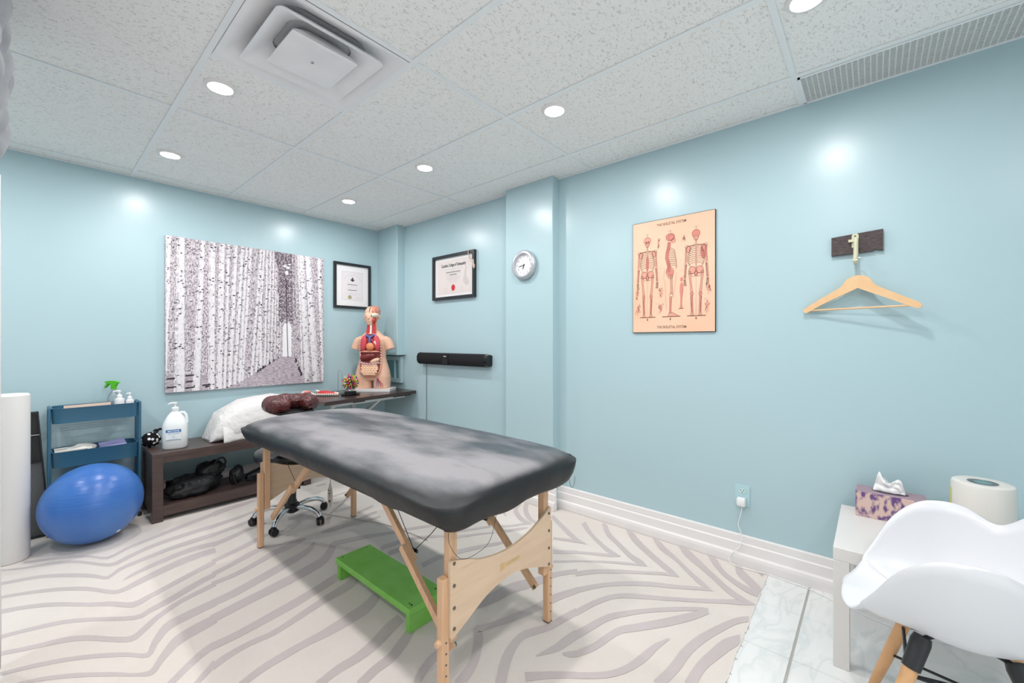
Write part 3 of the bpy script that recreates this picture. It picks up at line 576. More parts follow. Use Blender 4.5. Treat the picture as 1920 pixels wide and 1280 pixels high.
tcx, tcy, hw, hl = (TX0+TX1)/2, (TY0+TY1)/2, (TX1-TX0)/2, (TY1-TY0)/2
def rrect(inset, r, n=12, m=26):
    """outline points of the rounded table top, inset from its edge"""
    a, b = hw-inset, hl-inset; r = max(min(r, a*.98, b*.98), .002); P = []
    for k, (sx, sy) in enumerate(((1, 1), (-1, 1), (-1, -1), (1, -1))):
        c = Vector((sx*(a-r), sy*(b-r)))
        for i in range(n):
            g = k*pi/2 + (pi/2)*i/(n-1); P.append(Vector((c.x + r*cos(g), c.y + r*sin(g))))
        nx = ((-1, 1), (-1, -1), (1, -1), (1, 1))[k]; cn = Vector((nx[0]*(a-r), nx[1]*(b-r)))
        g = (k+1)*pi/2; q0 = P[-1]; q1 = Vector((cn.x + r*cos(g), cn.y + r*sin(g)))
        for i in range(1, m): P.append(q0.lerp(q1, i/m))
    return P
def top_z(x, y):
    u, v = x/hw, y/hl
    return .779 - .017*u*u - .012*v**4 - .010*(u*u)*(v**4) + .002*nz(x*5, y*4, 2)
rings = []
def wav(p, k): return nz(p.x*6+9*k, p.y*6, k*3.1)
for ins, r, dz in ((.40, .004, 0), (.36, .03, 0), (.28, .08, 0), (.19, .11, 0), (.12, .13, 0), (.075, .13, -.002), (.042, .125, -.008), (.02, .12, -.018), (.007, .115, -.034)):
    rings.append([(tcx+p.x, tcy+p.y, top_z(p.x, p.y)+dz) for p in rrect(ins, r)])
for ins, z, k in ((0.0, .715, .2), (.003, .690, .5), (.010, .662, .9), (.020, .640, 1.2), (.034, .629, 1.2), (.05, .630, .8)):
    ring_ = []
    for p in rrect(ins, .11):
        cornerness = min(1, (abs(p.x)/hw)**8 * (abs(p.y)/hl)**8 * 1.6)
        d = p.normalized()*(.006*k*wav(p, 1))
        endy = .012 if abs(p.y) < hl*.93 else -.006
        ring_.append((tcx+p.x+d.x, tcy+p.y+d.y, z + endy*min(1, k) + .010*k*wav(p, 2) + .012*cornerness*k))
    rings.append(ring_)
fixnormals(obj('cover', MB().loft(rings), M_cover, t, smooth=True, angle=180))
M_frame = mat('dark_underside', (70, 66, 62), .8)
mb = MB()
for x in (.90, 1.565): mb.box(x-.012, x+.012, 1.06, 2.89, .622, .68)
for y in (1.04, 1.94, 2.01, 2.90): mb.box(.90, 1.565, y-.012, y+.012, .622, .68)
mb.box(.88, 1.585, 1.03, 2.92, .675, .69)
obj('frame', mb, M_frame, t)
M_bolt = mat('bolt_steel', (120, 116, 110), .4, metal=.9)
for ey, s in ((1.095, -1), (2.795, 1)):                    # two ends
    fr_ = (Vector((0, ey + s*.017, 0)), X_, Z_, Y_*s)
    top = crom([(.917, .498, 0), (.925, .506, 0), (.99, .487, 0), (1.08, .455, 0), (1.205, .440, 0), (1.33, .455, 0), (1.42, .487, 0), (1.478, .520, 0), (1.492, .515, 0)], 5)
    bot = crom([(1.492, .275, 0), (1.484, .262, 0), (1.42, .285, 0), (1.31, .322, 0), (1.205, .335, 0), (1.09, .315, 0), (.99, .27, 0), (.93, .245, 0), (.917, .252, 0)], 5)
    pan = fixnormals(obj('end_panel', MB().prism([(p.x, p.y) for p in top+bot], fr_, 0, .011), M_ply, t))
    for x in (.934, 1.476):
        for z in (.495, .420, .345, .275):
            obj('bolt', MB().cyl((x, ey+s*.028, z), (x, ey+s*.0305, z), .0062, n=10), M_bolt, pan)
    if s < 0:   # worn maker's stamp burnt into the panel
        st = MB()
        O = (Vector((1.21, ey + s*.0285, .385)), X_, Z_, Y_*s)
        st.flat([(-.045, -.012), (-.022, -.012), (-.022, .012), (-.045, .012)], O, 0.0004)
        for i in range(7): st.flat([(-.014+i*.012, -.006), (-.006+i*.012, -.006), (-.006+i*.012, .007), (-.014+i*.012, .007)], O, .0004)
        obj('worn_stamp', st, mat('faded_stamp', (212, 178, 118), .6), pan)
    for lx, d in ((.942, -1), (1.472, 1)):
        up = obj('leg', MB().box(lx-.0165, lx+.0165, ey-.017, ey+.017, .225, .66, .003), M_beech, t)
        ex = lx + d*.033
        lo_ = MB().box(ex-.0155, ex+.0155, ey-.0165, ey+.0165, 0.0048, .447, .004)
        ext = obj('leg_extension', lo_, M_beech, up)
        h = MB()
        for k in range(6): h.cyl((ex, ey+s*.0168, .05+.037*k), (ex, ey+s*.0158, .05+.037*k), .0035, n=8)
        obj('peg_hole', h, M_black, up)
        obj('foot_cap', MB().box(ex-.014, ex+.014, ey-.015, ey+.015, .0024, .005), M_black, up)
        obj('knob', MB().cyl((ex+d*.0155, ey, .235), (ex+d*.030, ey, .235), .013, .010), M_beech, up)
        # diagonal brace in two overlapping pieces
        by = ey - s*.02; bx = lx - d*.026
        y1 = ey - s*.56; z1 = .635; z0 = .165
        A = Vector((bx, by, z0)); B = Vector((bx, y1, z1)); dv = (B-A)
        br = obj('brace', MB().bar(A, A+dv*.56, .018, .030), M_beech, t)
        upp = Vector((-d*.018, 0, 0))
        obj('upper_brace', MB().bar(A+dv*.46+upp, B+upp, .018, .030), M_beech, br)
        K = A+dv*.51
        obj('wing_nut', MB().cyl(K+Vector((-d*.03, 0, 0)), K+Vector((-d*.045, 0, 0)), .010, .006, 10).bar(K+Vector((-d*.042, -.016, 0)), K+Vector((-d*.042, .016, 0)), .006, .012), M_black, br)
        obj('pivot_bolt', MB().cyl(A+Vector((-d*.009, 0, .01)), A+Vector((-d*.014, 0, .01)), .008, n=10), M_bolt, br)
        c0 = K+Vector((-d*.038, 0, 0)); c1 = Vector((bx-d*.02, ey-s*.05, .64))
        obj('cable', MB().tube([c0, c0.lerp(c1, .5)+Vector((0, 0, -.008)), c1], .0016, 6).tube([c0, Vector((bx-d*.06, y1+s*.02, .64))], .0016, 6), M_black, br)
M_string = mat('dark_elastic', (60, 58, 56), .8)
obj('loose_elastic', MB().tube(crom([(.885, 1.04, .64), (.90, 1.05, .575), (.95, 1.05, .51), (1.02, 1.05, .50), (1.08, 1.04, .53), (1.12, 1.04, .63)], 6), .0009, 5)
    .tube(crom([(1.55, 1.01, .635), (1.56, 1.01, .605), (1.575, 1.01, .595), (1.59, 1.01, .61), (1.595, 1.01, .64)], 5), .0009, 5), M_string, t)

# maroon face cradle cushion at the far end
M_maroon = mat('maroon_vinyl', (92, 40, 38), .22, .6, rgb2=(74, 30, 30), nscale=8, bump=1.0, bscale=26, bdist=.02)
t = thing('face_cradle', 'glossy maroon vinyl face cradle cushion behind the head end of the massage table', 'cushion', (1.22, 3.1, .70))
pts = []; rr = []
for i in range(29):
    a = radians(-70 + 320*i/28 - 0)
    pts.append((1.222 + .125*cos(a+pi*.0), 3.155 + .105*sin(a), .800 + .003*sin(5*a)))
    rr.append(.058*(.62 + .38*min(1, min(i, 28-i)/3.0)) + .003*sin(i*1.9))
obj('cushion', MB().tube(pts, rr, 16), M_maroon, t, smooth=True, angle=180)
obj('platform', MB().box(1.10, 1.345, 3.06, 3.26, .737, .75, .004), M_black, t)
obj('support_bar', MB().bar((1.14, 2.93, .700), (1.14, 3.12, .741), .02, .014).bar((1.30, 2.93, .700), (1.30, 3.12, .741), .02, .014), M_black, t)

# heating-pad controller hanging beside the table
t = thing('heating_pad_controller', 'white hand controller of a heating pad hanging by its cord below the table', 'remote', (1.40, 2.93, .05))
mb = MB(); rings = []
for z, w, d in ((.055, .004, .004), (.075, .009, .007), (.10, .016, .009), (.13, .017, .010), (.165, .018, .010), (.19, .015, .009), (.215, .008, .006), (.235, .004, .004)):
    rings.append([Vector((1.40, 2.93, z)) + RT*w*cos(a) - FW*d*sin(a) for a in [2*pi*i/16 for i in range(16)]])
fixnormals(obj('case', MB().loft(rings), mat('ivory_plastic', (222, 214, 204), .4), t, smooth=True))
F = (Vector((1.40, 2.93, .1)) - FW*.0096, RT, Z_, -FW)
mb = MB().oval((0, .062), .006, .005, F, .0012).oval((-.006, .085), .004, .004, F, .0012).oval((.006, .080), .004, .004, F, .0012).oval((.0, .045), .004, .003, F, .0012).flat([(-.006, .0), (.006, .0), (.006, .015), (-.006, .015)], F, .0012)
obj('buttons', mb, mat('brown_print', (110, 78, 66), .6), t)
obj('cord', MB().tube(crom([(1.40, 2.93, .23), (1.405, 2.92, .35), (1.42, 2.90, .5), (1.43, 2.88, .62)], 5), .0022, 6), mat('grey_cord', (170, 160, 152), .6), t)
o = obj('power_cord', MB().tube(crom([(1.41, 2.95, .008), (1.47, 3.0, .008), (1.55, 3.06, .008), (1.62, 3.13, .008), (1.75, 3.3, .007), (2.05, 3.45, .007), (2.3, 3.5, .007)], 6), .0026, 6)
   .tube(crom([(1.33, 3.12, .008), (1.40, 2.93, .006), (1.50, 2.68, .006), (1.58, 2.45, .006), (1.62, 2.1, .006)], 6), .0022, 6), mat('grey_cord', (170, 160, 152), .6), loc=(1.6, 2.95, .002), smooth=True)
tag(o, 'thin grey cords trailing over the carpet behind the massage table', 'cord')

# ---------------------------------------------------------------- rolling stool
t = thing('rolling_stool', 'black cushioned rolling stool with five-star chrome base under the massage table', 'stool', (1.19, 3.05, 0))
sc = Vector((1.19, 3.05, 0))
obj('seat', MB().lathe([(.03, .432), (.205, .432), (.225, .448), (.232, .472), (.224, .498), (.19, .513), (.10, .518), (.001, .519)], sc, 40), mat('black_vinyl', (34, 35, 38), .3, .5), t, smooth=True, angle=60)
obj('gas_column', MB().lathe([(.03, .10), (.03, .14), (.025, .15), (.025, .26), (.014, .262), (.014, .437)], sc, 20), M_black, t, smooth=True)
obj('hub', MB().lathe([(.02, .055), (.045, .07), (.048, .115), (.035, .125)], sc, 24), M_black, t, smooth=True)
obj('lever', MB().tube([sc+Vector((0, 0, .43)), sc+Vector((.13, .05, .425)), sc+Vector((.20, .07, .415))], .005), M_black, t, smooth=True)
for k in range(5):
    a = radians(-65.8 + 72*k); u = Vector((cos(a), sin(a), 0))
    P = crom([sc+u*.04+Z_*.098, sc+u*.10+Z_*.105, sc+u*.17+Z_*.098, sc+u*.215+Z_*.078, sc+u*.232+Z_*.055], 5)
    arm = obj('base_arm', MB().tube(P, [.0145]*len(P), 12), M_chrome, t, smooth=True)
    c_ = sc+u*.235; tv = Vector((-u.y, u.x, 0)); tv = (tv*.8+u*.6).normalized()
    mb = MB()
    for s in (-1, 1): mb.cyl(c_+tv*s*.006+Z_*.0262, c_+tv*s*.022+Z_*.0262, .0256, .0235, 20)
    w_ = obj('caster', mb, M_black, arm, smooth=True)
    hood = MB().tube([c_+tv*-.014+Z_*.047, c_+tv*.014+Z_*.047], .013, 10).cyl(c_+Z_*.04, c_+Z_*.064, .008, n=10)
    obj('caster_hood', hood, M_black, arm, smooth=True)

# ---------------------------------------------------------------- green step
M_green = mat('green_paint', (136, 198, 102), .5, .3, rgb2=(120, 188, 78), nscale=10, stretch=(1, 1, 1), nrange=(.3, .7))
t = thing('step_stool', 'low bright green painted wooden step stool under the massage table', 'step stool', (1.143, 1.80, 0))
obj('top_board', MB().box(1.045, 1.242, 1.478, 2.128, .080, .110, .003), M_green, t)
for y in (1.487, 2.093):
    s_ = obj('side_board', MB().box(1.052, 1.235, y, y+.027, .0012, .080, .002), M_green, t)
mb = MB()
for x in (1.075, 1.212):
    for y in (1.500, 1.516, 2.106): mb.cyl((x+random.uniform(-.006, .006), y, .1085), (x, y, .1104), .0045, n=8)
obj('screw_holes', mb, mat('dark_hole', (30, 50, 20), .9), t)

# ---------------------------------------------------------------- dark wood bench
M_bench = mat('dark_brown_wood', (86, 70, 66), .38, .45, rgb2=(72, 58, 55), nscale=4, stretch=(2, 14, 14), nrange=(.3, .7))
BX0, BX1, BY0, BY1, BZ = .54, 1.60, 3.70, 4.125, .470
t = thing('low_bench', 'dark brown two-tier wooden bench against the birch picture wall', 'bench', ((BX0+BX1)/2, 3.9, 0))
obj('top_board', MB().box(BX0, BX1, BY0+.004, BY1, BZ-.03, BZ, .002), M_bench, t)
obj('top_rail', MB().box(BX0+.06, BX1-.06, BY0+.006, BY0+.026, BZ-.068, BZ-.03), M_bench, t)
obj('shelf_board', MB().box(BX0+.015, BX1-.015, BY0+.03, BY1-.01, .075, .100, .002), M_bench, t)
obj('bottom_rail', MB().box(BX0+.06, BX1-.06, BY0+.006, BY0+.03, .035, .104), M_bench, t)
for x in (BX0, BX1-.06):
    for y in (BY0, BY1-.05): obj('leg', MB().box(x, x+.06, y, y+.05, .0012, BZ-.0305, .002), M_bench, t)
    obj('side_panel', MB().box(x+.012, x+.048, BY0+.05, BY1-.05, .035, BZ-.0305), M_bench, t)

# gallon jug of lotion with pump
M_hdpe = mat('milky_plastic', (236, 240, 242), .35, .4, sss=.15)
jx, jy = .690, 3.845
JF = Vector((.27, .963, 0)).normalized(); JR = Vector((JF.y, -JF.x, 0))
t = thing('lotion_jug', 'big translucent white lotion jug with pump and blue label on the bench', 'jug', (jx, jy, BZ))
jr = lambda sx, sy, z, n=28: [Vector((jx, jy, BZ+z)) + JR*(sx*math.copysign(abs(cos(a))**.62, cos(a))) - JF*(sy*math.copysign(abs(sin(a))**.62, sin(a))) for a in [2*pi*i/n for i in range(n)]]
rings = [jr(.066, .058, .002), jr(.072, .064, .010), jr(.073, .065, .10), jr(.073, .065, .160), jr(.070, .062, .178), jr(.060, .053, .205), jr(.044, .040, .236), jr(.026, .024, .258), jr(.019, .018, .264), jr(.019, .018, .272)]
fixnormals(obj('body', MB().loft(rings), M_hdpe, t, smooth=True))
hb = Vector((jx, jy, BZ))
obj('handle', MB().tube([hb+JR*.030+Z_*.254-JF*.0, hb+JR*.050+Z_*.252, hb+JR*.062+Z_*.235, hb+JR*.067+Z_*.205, hb+JR*.068+Z_*.175], .0095, 10), M_hdpe, t, smooth=True)
pm = obj('pump', MB().lathe([(.021, .268), (.022, .272), (.022, .290), (.012, .296), (.006, .298), (.006, .318), (.013, .320), (.013, .328), (.004, .331)], hb, 20).tube([hb+Z_*.325, hb-JR*.025+Z_*.324, hb-JR*.040+Z_*.316], [.007, .006, .004], 8), M_plastic_w, t, smooth=True)
F = (hb - JF*.0655, JR, Z_, -JF)
lab = obj('label', MB().flat([(-.046, .062), (.040, .062), (.040, .142), (-.046, .142)], F, .0004), mat('label_paper', (232, 238, 242), .5), t)
obj('label_band', MB().flat([(-.046, .122), (.040, .122), (.040, .142), (-.046, .142)], F, .0008), mat('label_blue', (34, 112, 176), .5), lab)
obj('label_name', MB().text('BIOTONE', .0135, (-.003, .1272), F, .0012, sx=1.12, bold=.0004), mat('label_white', (240, 246, 250), .5), lab)
mb = MB()
for i, (w, z) in enumerate(((.036, .114), (.030, .109), (.026, .074))): mb.flat([(-.003-w, z), (-.003+w, z), (-.003+w, z+.0015), (-.003-w, z+.0015)], F, .0008)
for a in range(12): mb.line([(-.003+.005*cos(a*pi/6), .091+.005*sin(a*pi/6)), (-.003+.009*cos(a*pi/6), .091+.009*sin(a*pi/6))], F, .0008, .0014)
obj('label_print', mb, mat('label_greyblue', (120, 140, 176), .5), lab)
obj('label_rule', MB().flat([(-.046, .066), (.038, .066), (.038, .0695), (-.046, .0695)], F, .0009), mat('label_navy', (52, 58, 84), .5), lab)

# polka-dot pouch
def dots_material():
    m = mat('polka_dot_cloth', (20, 18, 20), .8, .2)
    nt = m.node_tree; b = nt.nodes['Principled BSDF']
    tc = nt.nodes.new('ShaderNodeTexCoord'); v = nt.nodes.new('ShaderNodeTexVoronoi'); v.inputs['Scale'].default_value = 34; v.inputs['Randomness'].default_value = .6
    nt.links.new(tc.outputs['Object'], v.inputs[0])
    r = nt.nodes.new('ShaderNodeValToRGB'); r.color_ramp.interpolation = 'CONSTANT'
    r.color_ramp.elements[0].color = lin((238, 236, 236)); r.color_ramp.elements[1].position = .33; r.color_ramp.elements[1].color = lin((20, 18, 20))
    nt.links.new(v.outputs['Distance'], r.inputs[0]); nt.links.new(r.outputs[0], b.inputs['Base Color'])
    return m
px_, py_ = .575, 3.985
t = thing('polka_dot_pouch', 'small black pouch with white polka dots beside the lotion jug', 'pouch', (px_, py_, BZ))
mb = MB().ell((px_, py_, BZ+.056), (.060, .052, .055), 24, 16)
for v in mb.v:
    v += (v-Vector((px_, py_, BZ+.05)))*(.12*nz(v.x*30, v.y*30, v.z*30)); v.z = max(v.z, BZ+.001)
obj('bag', mb, dots_material(), t, smooth=True, angle=180)
obj('drawstring_bow', MB().ell((px_+.03, py_+.01, BZ+.118), (.016, .006, .010)).ell((px_+.052, py_+.0, BZ+.125), (.014, .006, .009)).tube([(px_+.03, py_, BZ+.10), (px_+.042, py_, BZ+.118)], .006), mat('black_cloth', (18, 18, 20), .85), t, smooth=True)

# white pillow under a rumpled pillowcase
M_linen = mat('white_linen', (226, 223, 222), .85, .1, bump=.6, bscale=14, bdist=.03)
t = thing('white_pillow', 'white pillow in a loose rumpled pillowcase lying on the bench', 'pillow', (1.26, 3.93, BZ))
rings = []; n = 40
spine = [(.905, .03, .16, .002), (.93, .14, .20, .0), (.97, .195, .225, 0), (1.03, .250, .235, 0), (1.12, .285, .24, 0), (1.25, .312, .24, 0), (1.38, .322, .235, 0), (1.48, .30, .22, 0), (1.55, .22, .18, 0), (1.585, .06, .10, 0)]
for i, (x, h, d, _) in enumerate(spine):
    ring_ = []
    for k in range(n):
        a = 2*pi*k/n; c, s = cos(a), sin(a)
        y = 3.925 + d*.82*math.copysign(abs(c)**.8, c)
        z = BZ+.002 + h*(.5+.5*math.copysign(abs(s)**.75, s))
        f = .018*nz(x*9, y*9, z*9) + .014*nz(x*24, y*16, z*14)
        z2 = z + f*(1 if s > -.3 else 0); y2 = y + f*1.2
        flare = .045*max(0, -s)**2*(1 if c < 0 else .1)*(1 if i < 7 else .3)
        ring_.append((x + .012*nz(y*14, z*14, i) - (.02*max(0, -s) if i < 3 else 0), min(max(y2-flare, 3.705), 4.155), max(z2, BZ+.002)))
    rings.append(ring_)
fixnormals(obj('pillow_body', MB().loft(rings), M_linen, t, smooth=True, angle=180))
# open end of the case: hanging flap with a fold
vs = []; nu, nv = 26, 14
for i in range(nu):
    for j in range(nv):
        u, v = i/(nu-1), j/(nv-1)
        x = .955 + .33*u
        top = .19 + .10*u
        z = BZ + .004 + top*(1-v)
        y = 3.712 + .03*(1-v) - .020*sin(u*9+v*2)*v + .010*nz(u*5, v*5)
        y += (.085*(1-v)**2)
        vs.append((x + .02*v*sin(u*5), max(y, 3.706), z))
fs = [(i*nv+j, (i+1)*nv+j, (i+1)*nv+j+1, i*nv+j+1) for i in range(nu-1) for j in range(nv-1)]
fl = obj('case_flap', MB().add(vs, fs), M_linen, t, smooth=True, angle=180)
so = fl.modifiers.new('thick', 'SOLIDIFY'); so.thickness = .003

# black bags and shoe on the lower shelf
M_nylon = mat('black_nylon', (30, 31, 34), .5, .5, bump=1.0, bscale=20, bdist=.02)
def lump(name, c, r, m, parent, amp=.18, fq=14, rot=0, flatz=None, seed=0):
    mb = MB().ell(c, r, 32, 18, Matrix.Rotation(rot, 3, 'Z'))
    for v in mb.v:
        d = v - Vector(c); v += d*(amp*nz(v.x*fq+seed, v.y*fq, v.z*fq) + amp*.5*nz(v.x*fq*2.3, v.y*fq*2.3+seed, v.z*fq*2.3))
        if flatz is not None: v.z = max(v.z, flatz)
    return obj(name, mb, m, parent, smooth=True, angle=180)
t = thing('black_nylon_bag', 'black nylon bag slumped on the lower shelf of the bench', 'bag', (.84, 3.88, .10))
lump('bag_body', (.80, 3.875, .165), (.185, .12, .075), M_nylon, t, .38, 13, .25, .102)
lump('bag_top', (.915, 3.92, .235), (.09, .09, .075), M_nylon, t, .42, 16, 0, .102, 5)
obj('carry_handle', MB().tube(crom([(.93, 3.86, .27), (.945, 3.84, .325), (.985, 3.84, .335), (1.005, 3.85, .30), (1.0, 3.87, .27)], 6), .007, 8), M_nylon, t, smooth=True)
t = thing('drawstring_bag', 'small black drawstring bag with looped cord on the lower bench shelf', 'bag', (1.06, 3.87, .10))
lump('bag_body', (1.085, 3.875, .175), (.048, .06, .072), M_nylon, t, .25, 20, 0, .102, 8)
obj('cord_loop', MB().tube(crom([(1.05, 3.83, .20), (1.055, 3.80, .14), (1.09, 3.785, .112), (1.17, 3.79, .112), (1.21, 3.82, .114), (1.19, 3.85, .116), (1.12, 3.85, .12)], 6), .004, 8), M_black, t, smooth=True)
t = thing('black_shoe', 'black slip-on shoe on the lower bench shelf behind the table leg', 'shoe', (1.27, 3.90, .10))
rings = []
for x, w, h, z0 in ((1.155, .018, .03, .006), (1.17, .034, .05, 0), (1.21, .042, .065, 0), (1.27, .042, .085, 0), (1.32, .038, .105, 0), (1.37, .034, .11, 0), (1.395, .02, .10, .004)):
    rings.append([(x, 3.90 + w*math.copysign(abs(cos(a))**.8, cos(a)), .1025 + z0 + (h-z0)*(.5+.5*math.copysign(abs(sin(a))**.7, sin(a)))) for a in [2*pi*i/20 for i in range(20)]])
fixnormals(obj('upper', MB().loft(rings), M_nylon, t, smooth=True, angle=80))
obj('sole', MB().box(1.16, 1.395, 3.862, 3.938, .1012, .112, .004), M_black, t)

# ---------------------------------------------------------------- blue exercise ball
M_ball = mat('blue_vinyl_ball', (56, 106, 184), .3, .5, rgb2=(78, 128, 198), nscale=2.5)
nt = M_ball.node_tree; b = nt.nodes['Principled BSDF']
tc = nt.nodes.new('ShaderNodeTexCoord'); mp = nt.nodes.new('ShaderNodeMapping'); mp.inputs['Rotation'].default_value = (.25, -.12, 0); mp.inputs['Scale'].default_value = (2, 2, 60)
nt.links.new(tc.outputs['Object'], mp.inputs[0]); nn = nt.nodes.new('ShaderNodeTexNoise'); nn.inputs['Scale'].default_value = 1.2; nt.links.new(mp.outputs[0], nn.inputs[0])
bp = nt.nodes.new('ShaderNodeBump'); bp.inputs['Strength'].default_value = .25; bp.inputs['Distance'].default_value = .006
nt.links.new(nn.outputs[0], bp.inputs['Height']); nt.links.new(bp.outputs[0], b.inputs['Normal'])
bc = Vector((.257, 3.676, .2382)); R_ = .2375
t = thing('exercise_ball', 'glossy blue inflated exercise ball on the carpet', 'ball', (bc.x, bc.y, 0))
mb = MB().ell(bc, (R_,)*3, 64, 40, Matrix.Rotation(.25, 3, 'X'))
for v in mb.v: v.z = max(v.z, .0016)
obj('shell', mb, M_ball, t, smooth=True, angle=180)
d = Vector((.42, -.55, -.72)).normalized()
obj('plug', MB().cyl(bc+d*(R_-.001), bc+d*(R_+.003), .011), M_plastic_w, t)

# ---------------------------------------------------------------- white foam roller standing up
M_foam = mat('white_foam', (232, 230, 228), .75, .2, bump=.15, bscale=90, bdist=.002)
fc = Vector((-.075, 3.70, 0))
o = obj('foam_roller', MB().lathe([(.001, .0014), (.070, .0014), (.0755, .008), (.0755, .935), (.068, .943), (.001, .944)], fc, 40), M_foam, loc=fc, smooth=True)
tag(o, 'tall white foam roller standing upright at the left edge', 'foam roller')

# ---------------------------------------------------------------- blue trolley
M_cart = mat('petrol_blue_steel', (54, 102, 128), .4, .5)
KX0, KX1, KY0, KY1 = .078, .510, 3.925, 4.135
t = thing('utility_cart', 'slim petrol-blue steel trolley with tray shelves against the wall', 'cart', ((KX0+KX1)/2, 4.03, 0))
def rr2(x0, x1, y0, y1, r, z, n=6):
    P = []
    for k, (cx_, cy_) in enumerate(((x1-r, y1-r), (x0+r, y1-r), (x0+r, y0+r), (x1-r, y0+r))):
        for i in range(n):
            a = k*pi/2 + (pi/2)*i/(n-1); P.append((cx_ + r*cos(a), cy_ + r*sin(a), z))
    return P
def tray(z0, z1):
    a = (KX0+.012, KX1-.012, KY0, KY1)
    rings = [rr2(*a, .045, z0), rr2(a[0]-.004, a[1]+.004, a[2]-.004, a[3]+.004, .048, z1-.004), rr2(a[0]-.006, a[1]+.006, a[2]-.006, a[3]+.006, .05, z1),
             rr2(a[0]+.002, a[1]-.002, a[2]+.002, a[3]-.002, .043, z1), rr2(a[0]+.003, a[1]-.003, a[2]+.003, a[3]-.003, .042, z0+.004)]
    w = fixnormals(obj('tray', MB().loft(rings, caps=False), M_cart, t, smooth=True))
    mb = MB(); n = 26
    for i in range(1, n): x = a[0] + (a[1]-a[0])*i/n; mb.box(x-.0018, x+.0018, a[2]+.003, a[3]-.003, z0+.001, z0+.003)
    for i in range(1, 13): y = a[2] + (a[3]-a[2])*i/13; mb.box(a[0]+.003, a[1]-.003, y-.0018, y+.0018, z0+.001, z0+.003)
    g = obj('mesh_bottom', mb, M_cart, w); g['kind'] = 'stuff'
for z0, z1 in ((.715, .812), (.432, .532), (.125, .215)): tray(z0, z1)
for x, s in ((KX0, -1), (KX1, 1)):
    for y in (KY0+.035, KY1-.035):
        obj('upright', MB().box(x-.008, x+.008, y-.012, y+.012, .075, .815, .003), M_cart, t)
        cp = Vector((x, y, 0)); obj('caster', MB().cyl(cp+Vector((-.01, 0, .027)), cp+Vector((.01, 0, .027)), .0255, n=16).cyl(cp+Z_*.03, cp+Z_*.076, .007, n=8), M_black, t)
    obj('end_bar', MB().box(x-.008, x+.008, KY0+.03, KY1-.03, .79, .815, .003), M_cart, t)

def pump_bottle(x, y, z, s, label, name='pump_bottle', flip=1):
    t = thing(name, label, 'bottle', (x, y, z))
    c = Vector((x, y, z))
    obj('bottle_body', MB().lathe([(.024*s, .001), (.027*s, .006), (.027*s, .115*s), (.025*s, .124*s), (.012*s, .128*s), (.011*s, .132*s)], c, 24), M_plastic_w, t, smooth=True)
    obj('pump_head', MB().lathe([(.015*s, .128*s), (.015*s, .146*s), (.008*s, .152*s), (.0045*s, .155*s), (.0045*s, .170*s), (.010*s, .172*s), (.009*s, .180*s), (.002*s, .182*s)], c, 16).tube([c+Z_*.177*s, c-X_*.020*s*flip+Z_*.177*s, c-X_*.033*s*flip+Z_*.171*s], [.006*s, .005*s, .0035*s], 8), M_plastic_w, t, smooth=True)
pump_bottle(.407, 3.985, .7192, 1.0, 'white pump bottle in the trolley top tray, left and larger of the pair')
pump_bottle(.462, 3.995, .7192, .88, 'white pump bottle at the right end of the trolley top tray', flip=.6)

# spray bottle with a green trigger head
sx, sy, sz = .385, 4.065, .7192
t = thing('spray_bottle', 'clear spray bottle with lime green trigger in the trolley top tray', 'spray bottle', (sx, sy, sz))
c = Vector((sx, sy, sz))
obj('bottle_body', MB().lathe([(.028, .001), (.031, .006), (.031, .12), (.026, .145), (.015, .165), (.012, .17), (.012, .185)], c, 24), mat('clear_plastic', (222, 232, 236), .15, .5, trans=.75), t, smooth=True)
M_lime = mat('lime_plastic', (92, 196, 34), .35)
F = (Vector((sx, sy, sz+.185)), RT, Z_, -FW)
head = [(-.012, 0), (.014, 0), (.015, .022), (.027, .040), (.040, .046), (.036, .054), (.010, .060), (-.020, .060), (-.050, .056), (-.056, .050), (-.050, .046), (-.044, .046), (-.046, .036), (-.060, .014), (-.056, .010), (-.040, .026), (-.030, .042), (-.014, .038), (-.012, .022)]
fixnormals(obj('trigger_head', MB().prism(head, F, -.010, .010), M_lime, t))
# folded card and papers
o = obj('folder', MB().add([(.14, 3.935, .7195), (.36, 3.935, .7195), (.36, 3.95, .828), (.14, 3.95, .826), (.14, 3.938, .7195), (.36, 3.938, .7195), (.36, 3.953, .828), (.14, 3.953, .826)], [(0, 1, 2, 3), (7, 6, 5, 4), (0, 4, 5, 1), (1, 5, 6, 2), (2, 6, 7, 3), (3, 7, 4, 0)]), mat('buff_card', (226, 200, 184), .8), loc=(.25, 3.94, .7195))
tag(o, 'buff paper folder leaning inside the trolley top tray', 'folder')
t = thing('paper_bag', 'crumpled white paper packet on the trolley second tray', 'packet', (.21, 4.0, .436))
lump('packet', (.225, 4.01, .520), (.075, .06, .035), mat('white_paper', (226, 222, 216), .8), t, .3, 20, .1, None, 3)
obj('booklet', MB().box(.105, .25, 3.945, 4.09, .4365, .530, .002), mat('dark_booklet', (52, 50, 50), .6), t)
obj('sheet', MB().box(.10, .24, 3.94, 4.08, .531, .536), mat('white_paper', (226, 222, 216), .8), t)
o = obj('notebook', MB().add([(.31, 3.94, .4365), (.45, 3.94, .4365), (.45, 4.10, .4365), (.31, 4.10, .4365), (.31, 3.94, .520), (.44, 3.94, .532), (.44, 4.09, .548), (.31, 4.09, .535)], [(3, 2, 1, 0), (4, 5, 6, 7), (0, 1, 5, 4), (1, 2, 6, 5), (2, 3, 7, 6), (3, 0, 4, 7)]), mat('lilac_cover', (150, 148, 196), .6), loc=(.35, 4.0, .4365))
tag(o, 'lilac notebook in the trolley second tray', 'notebook')

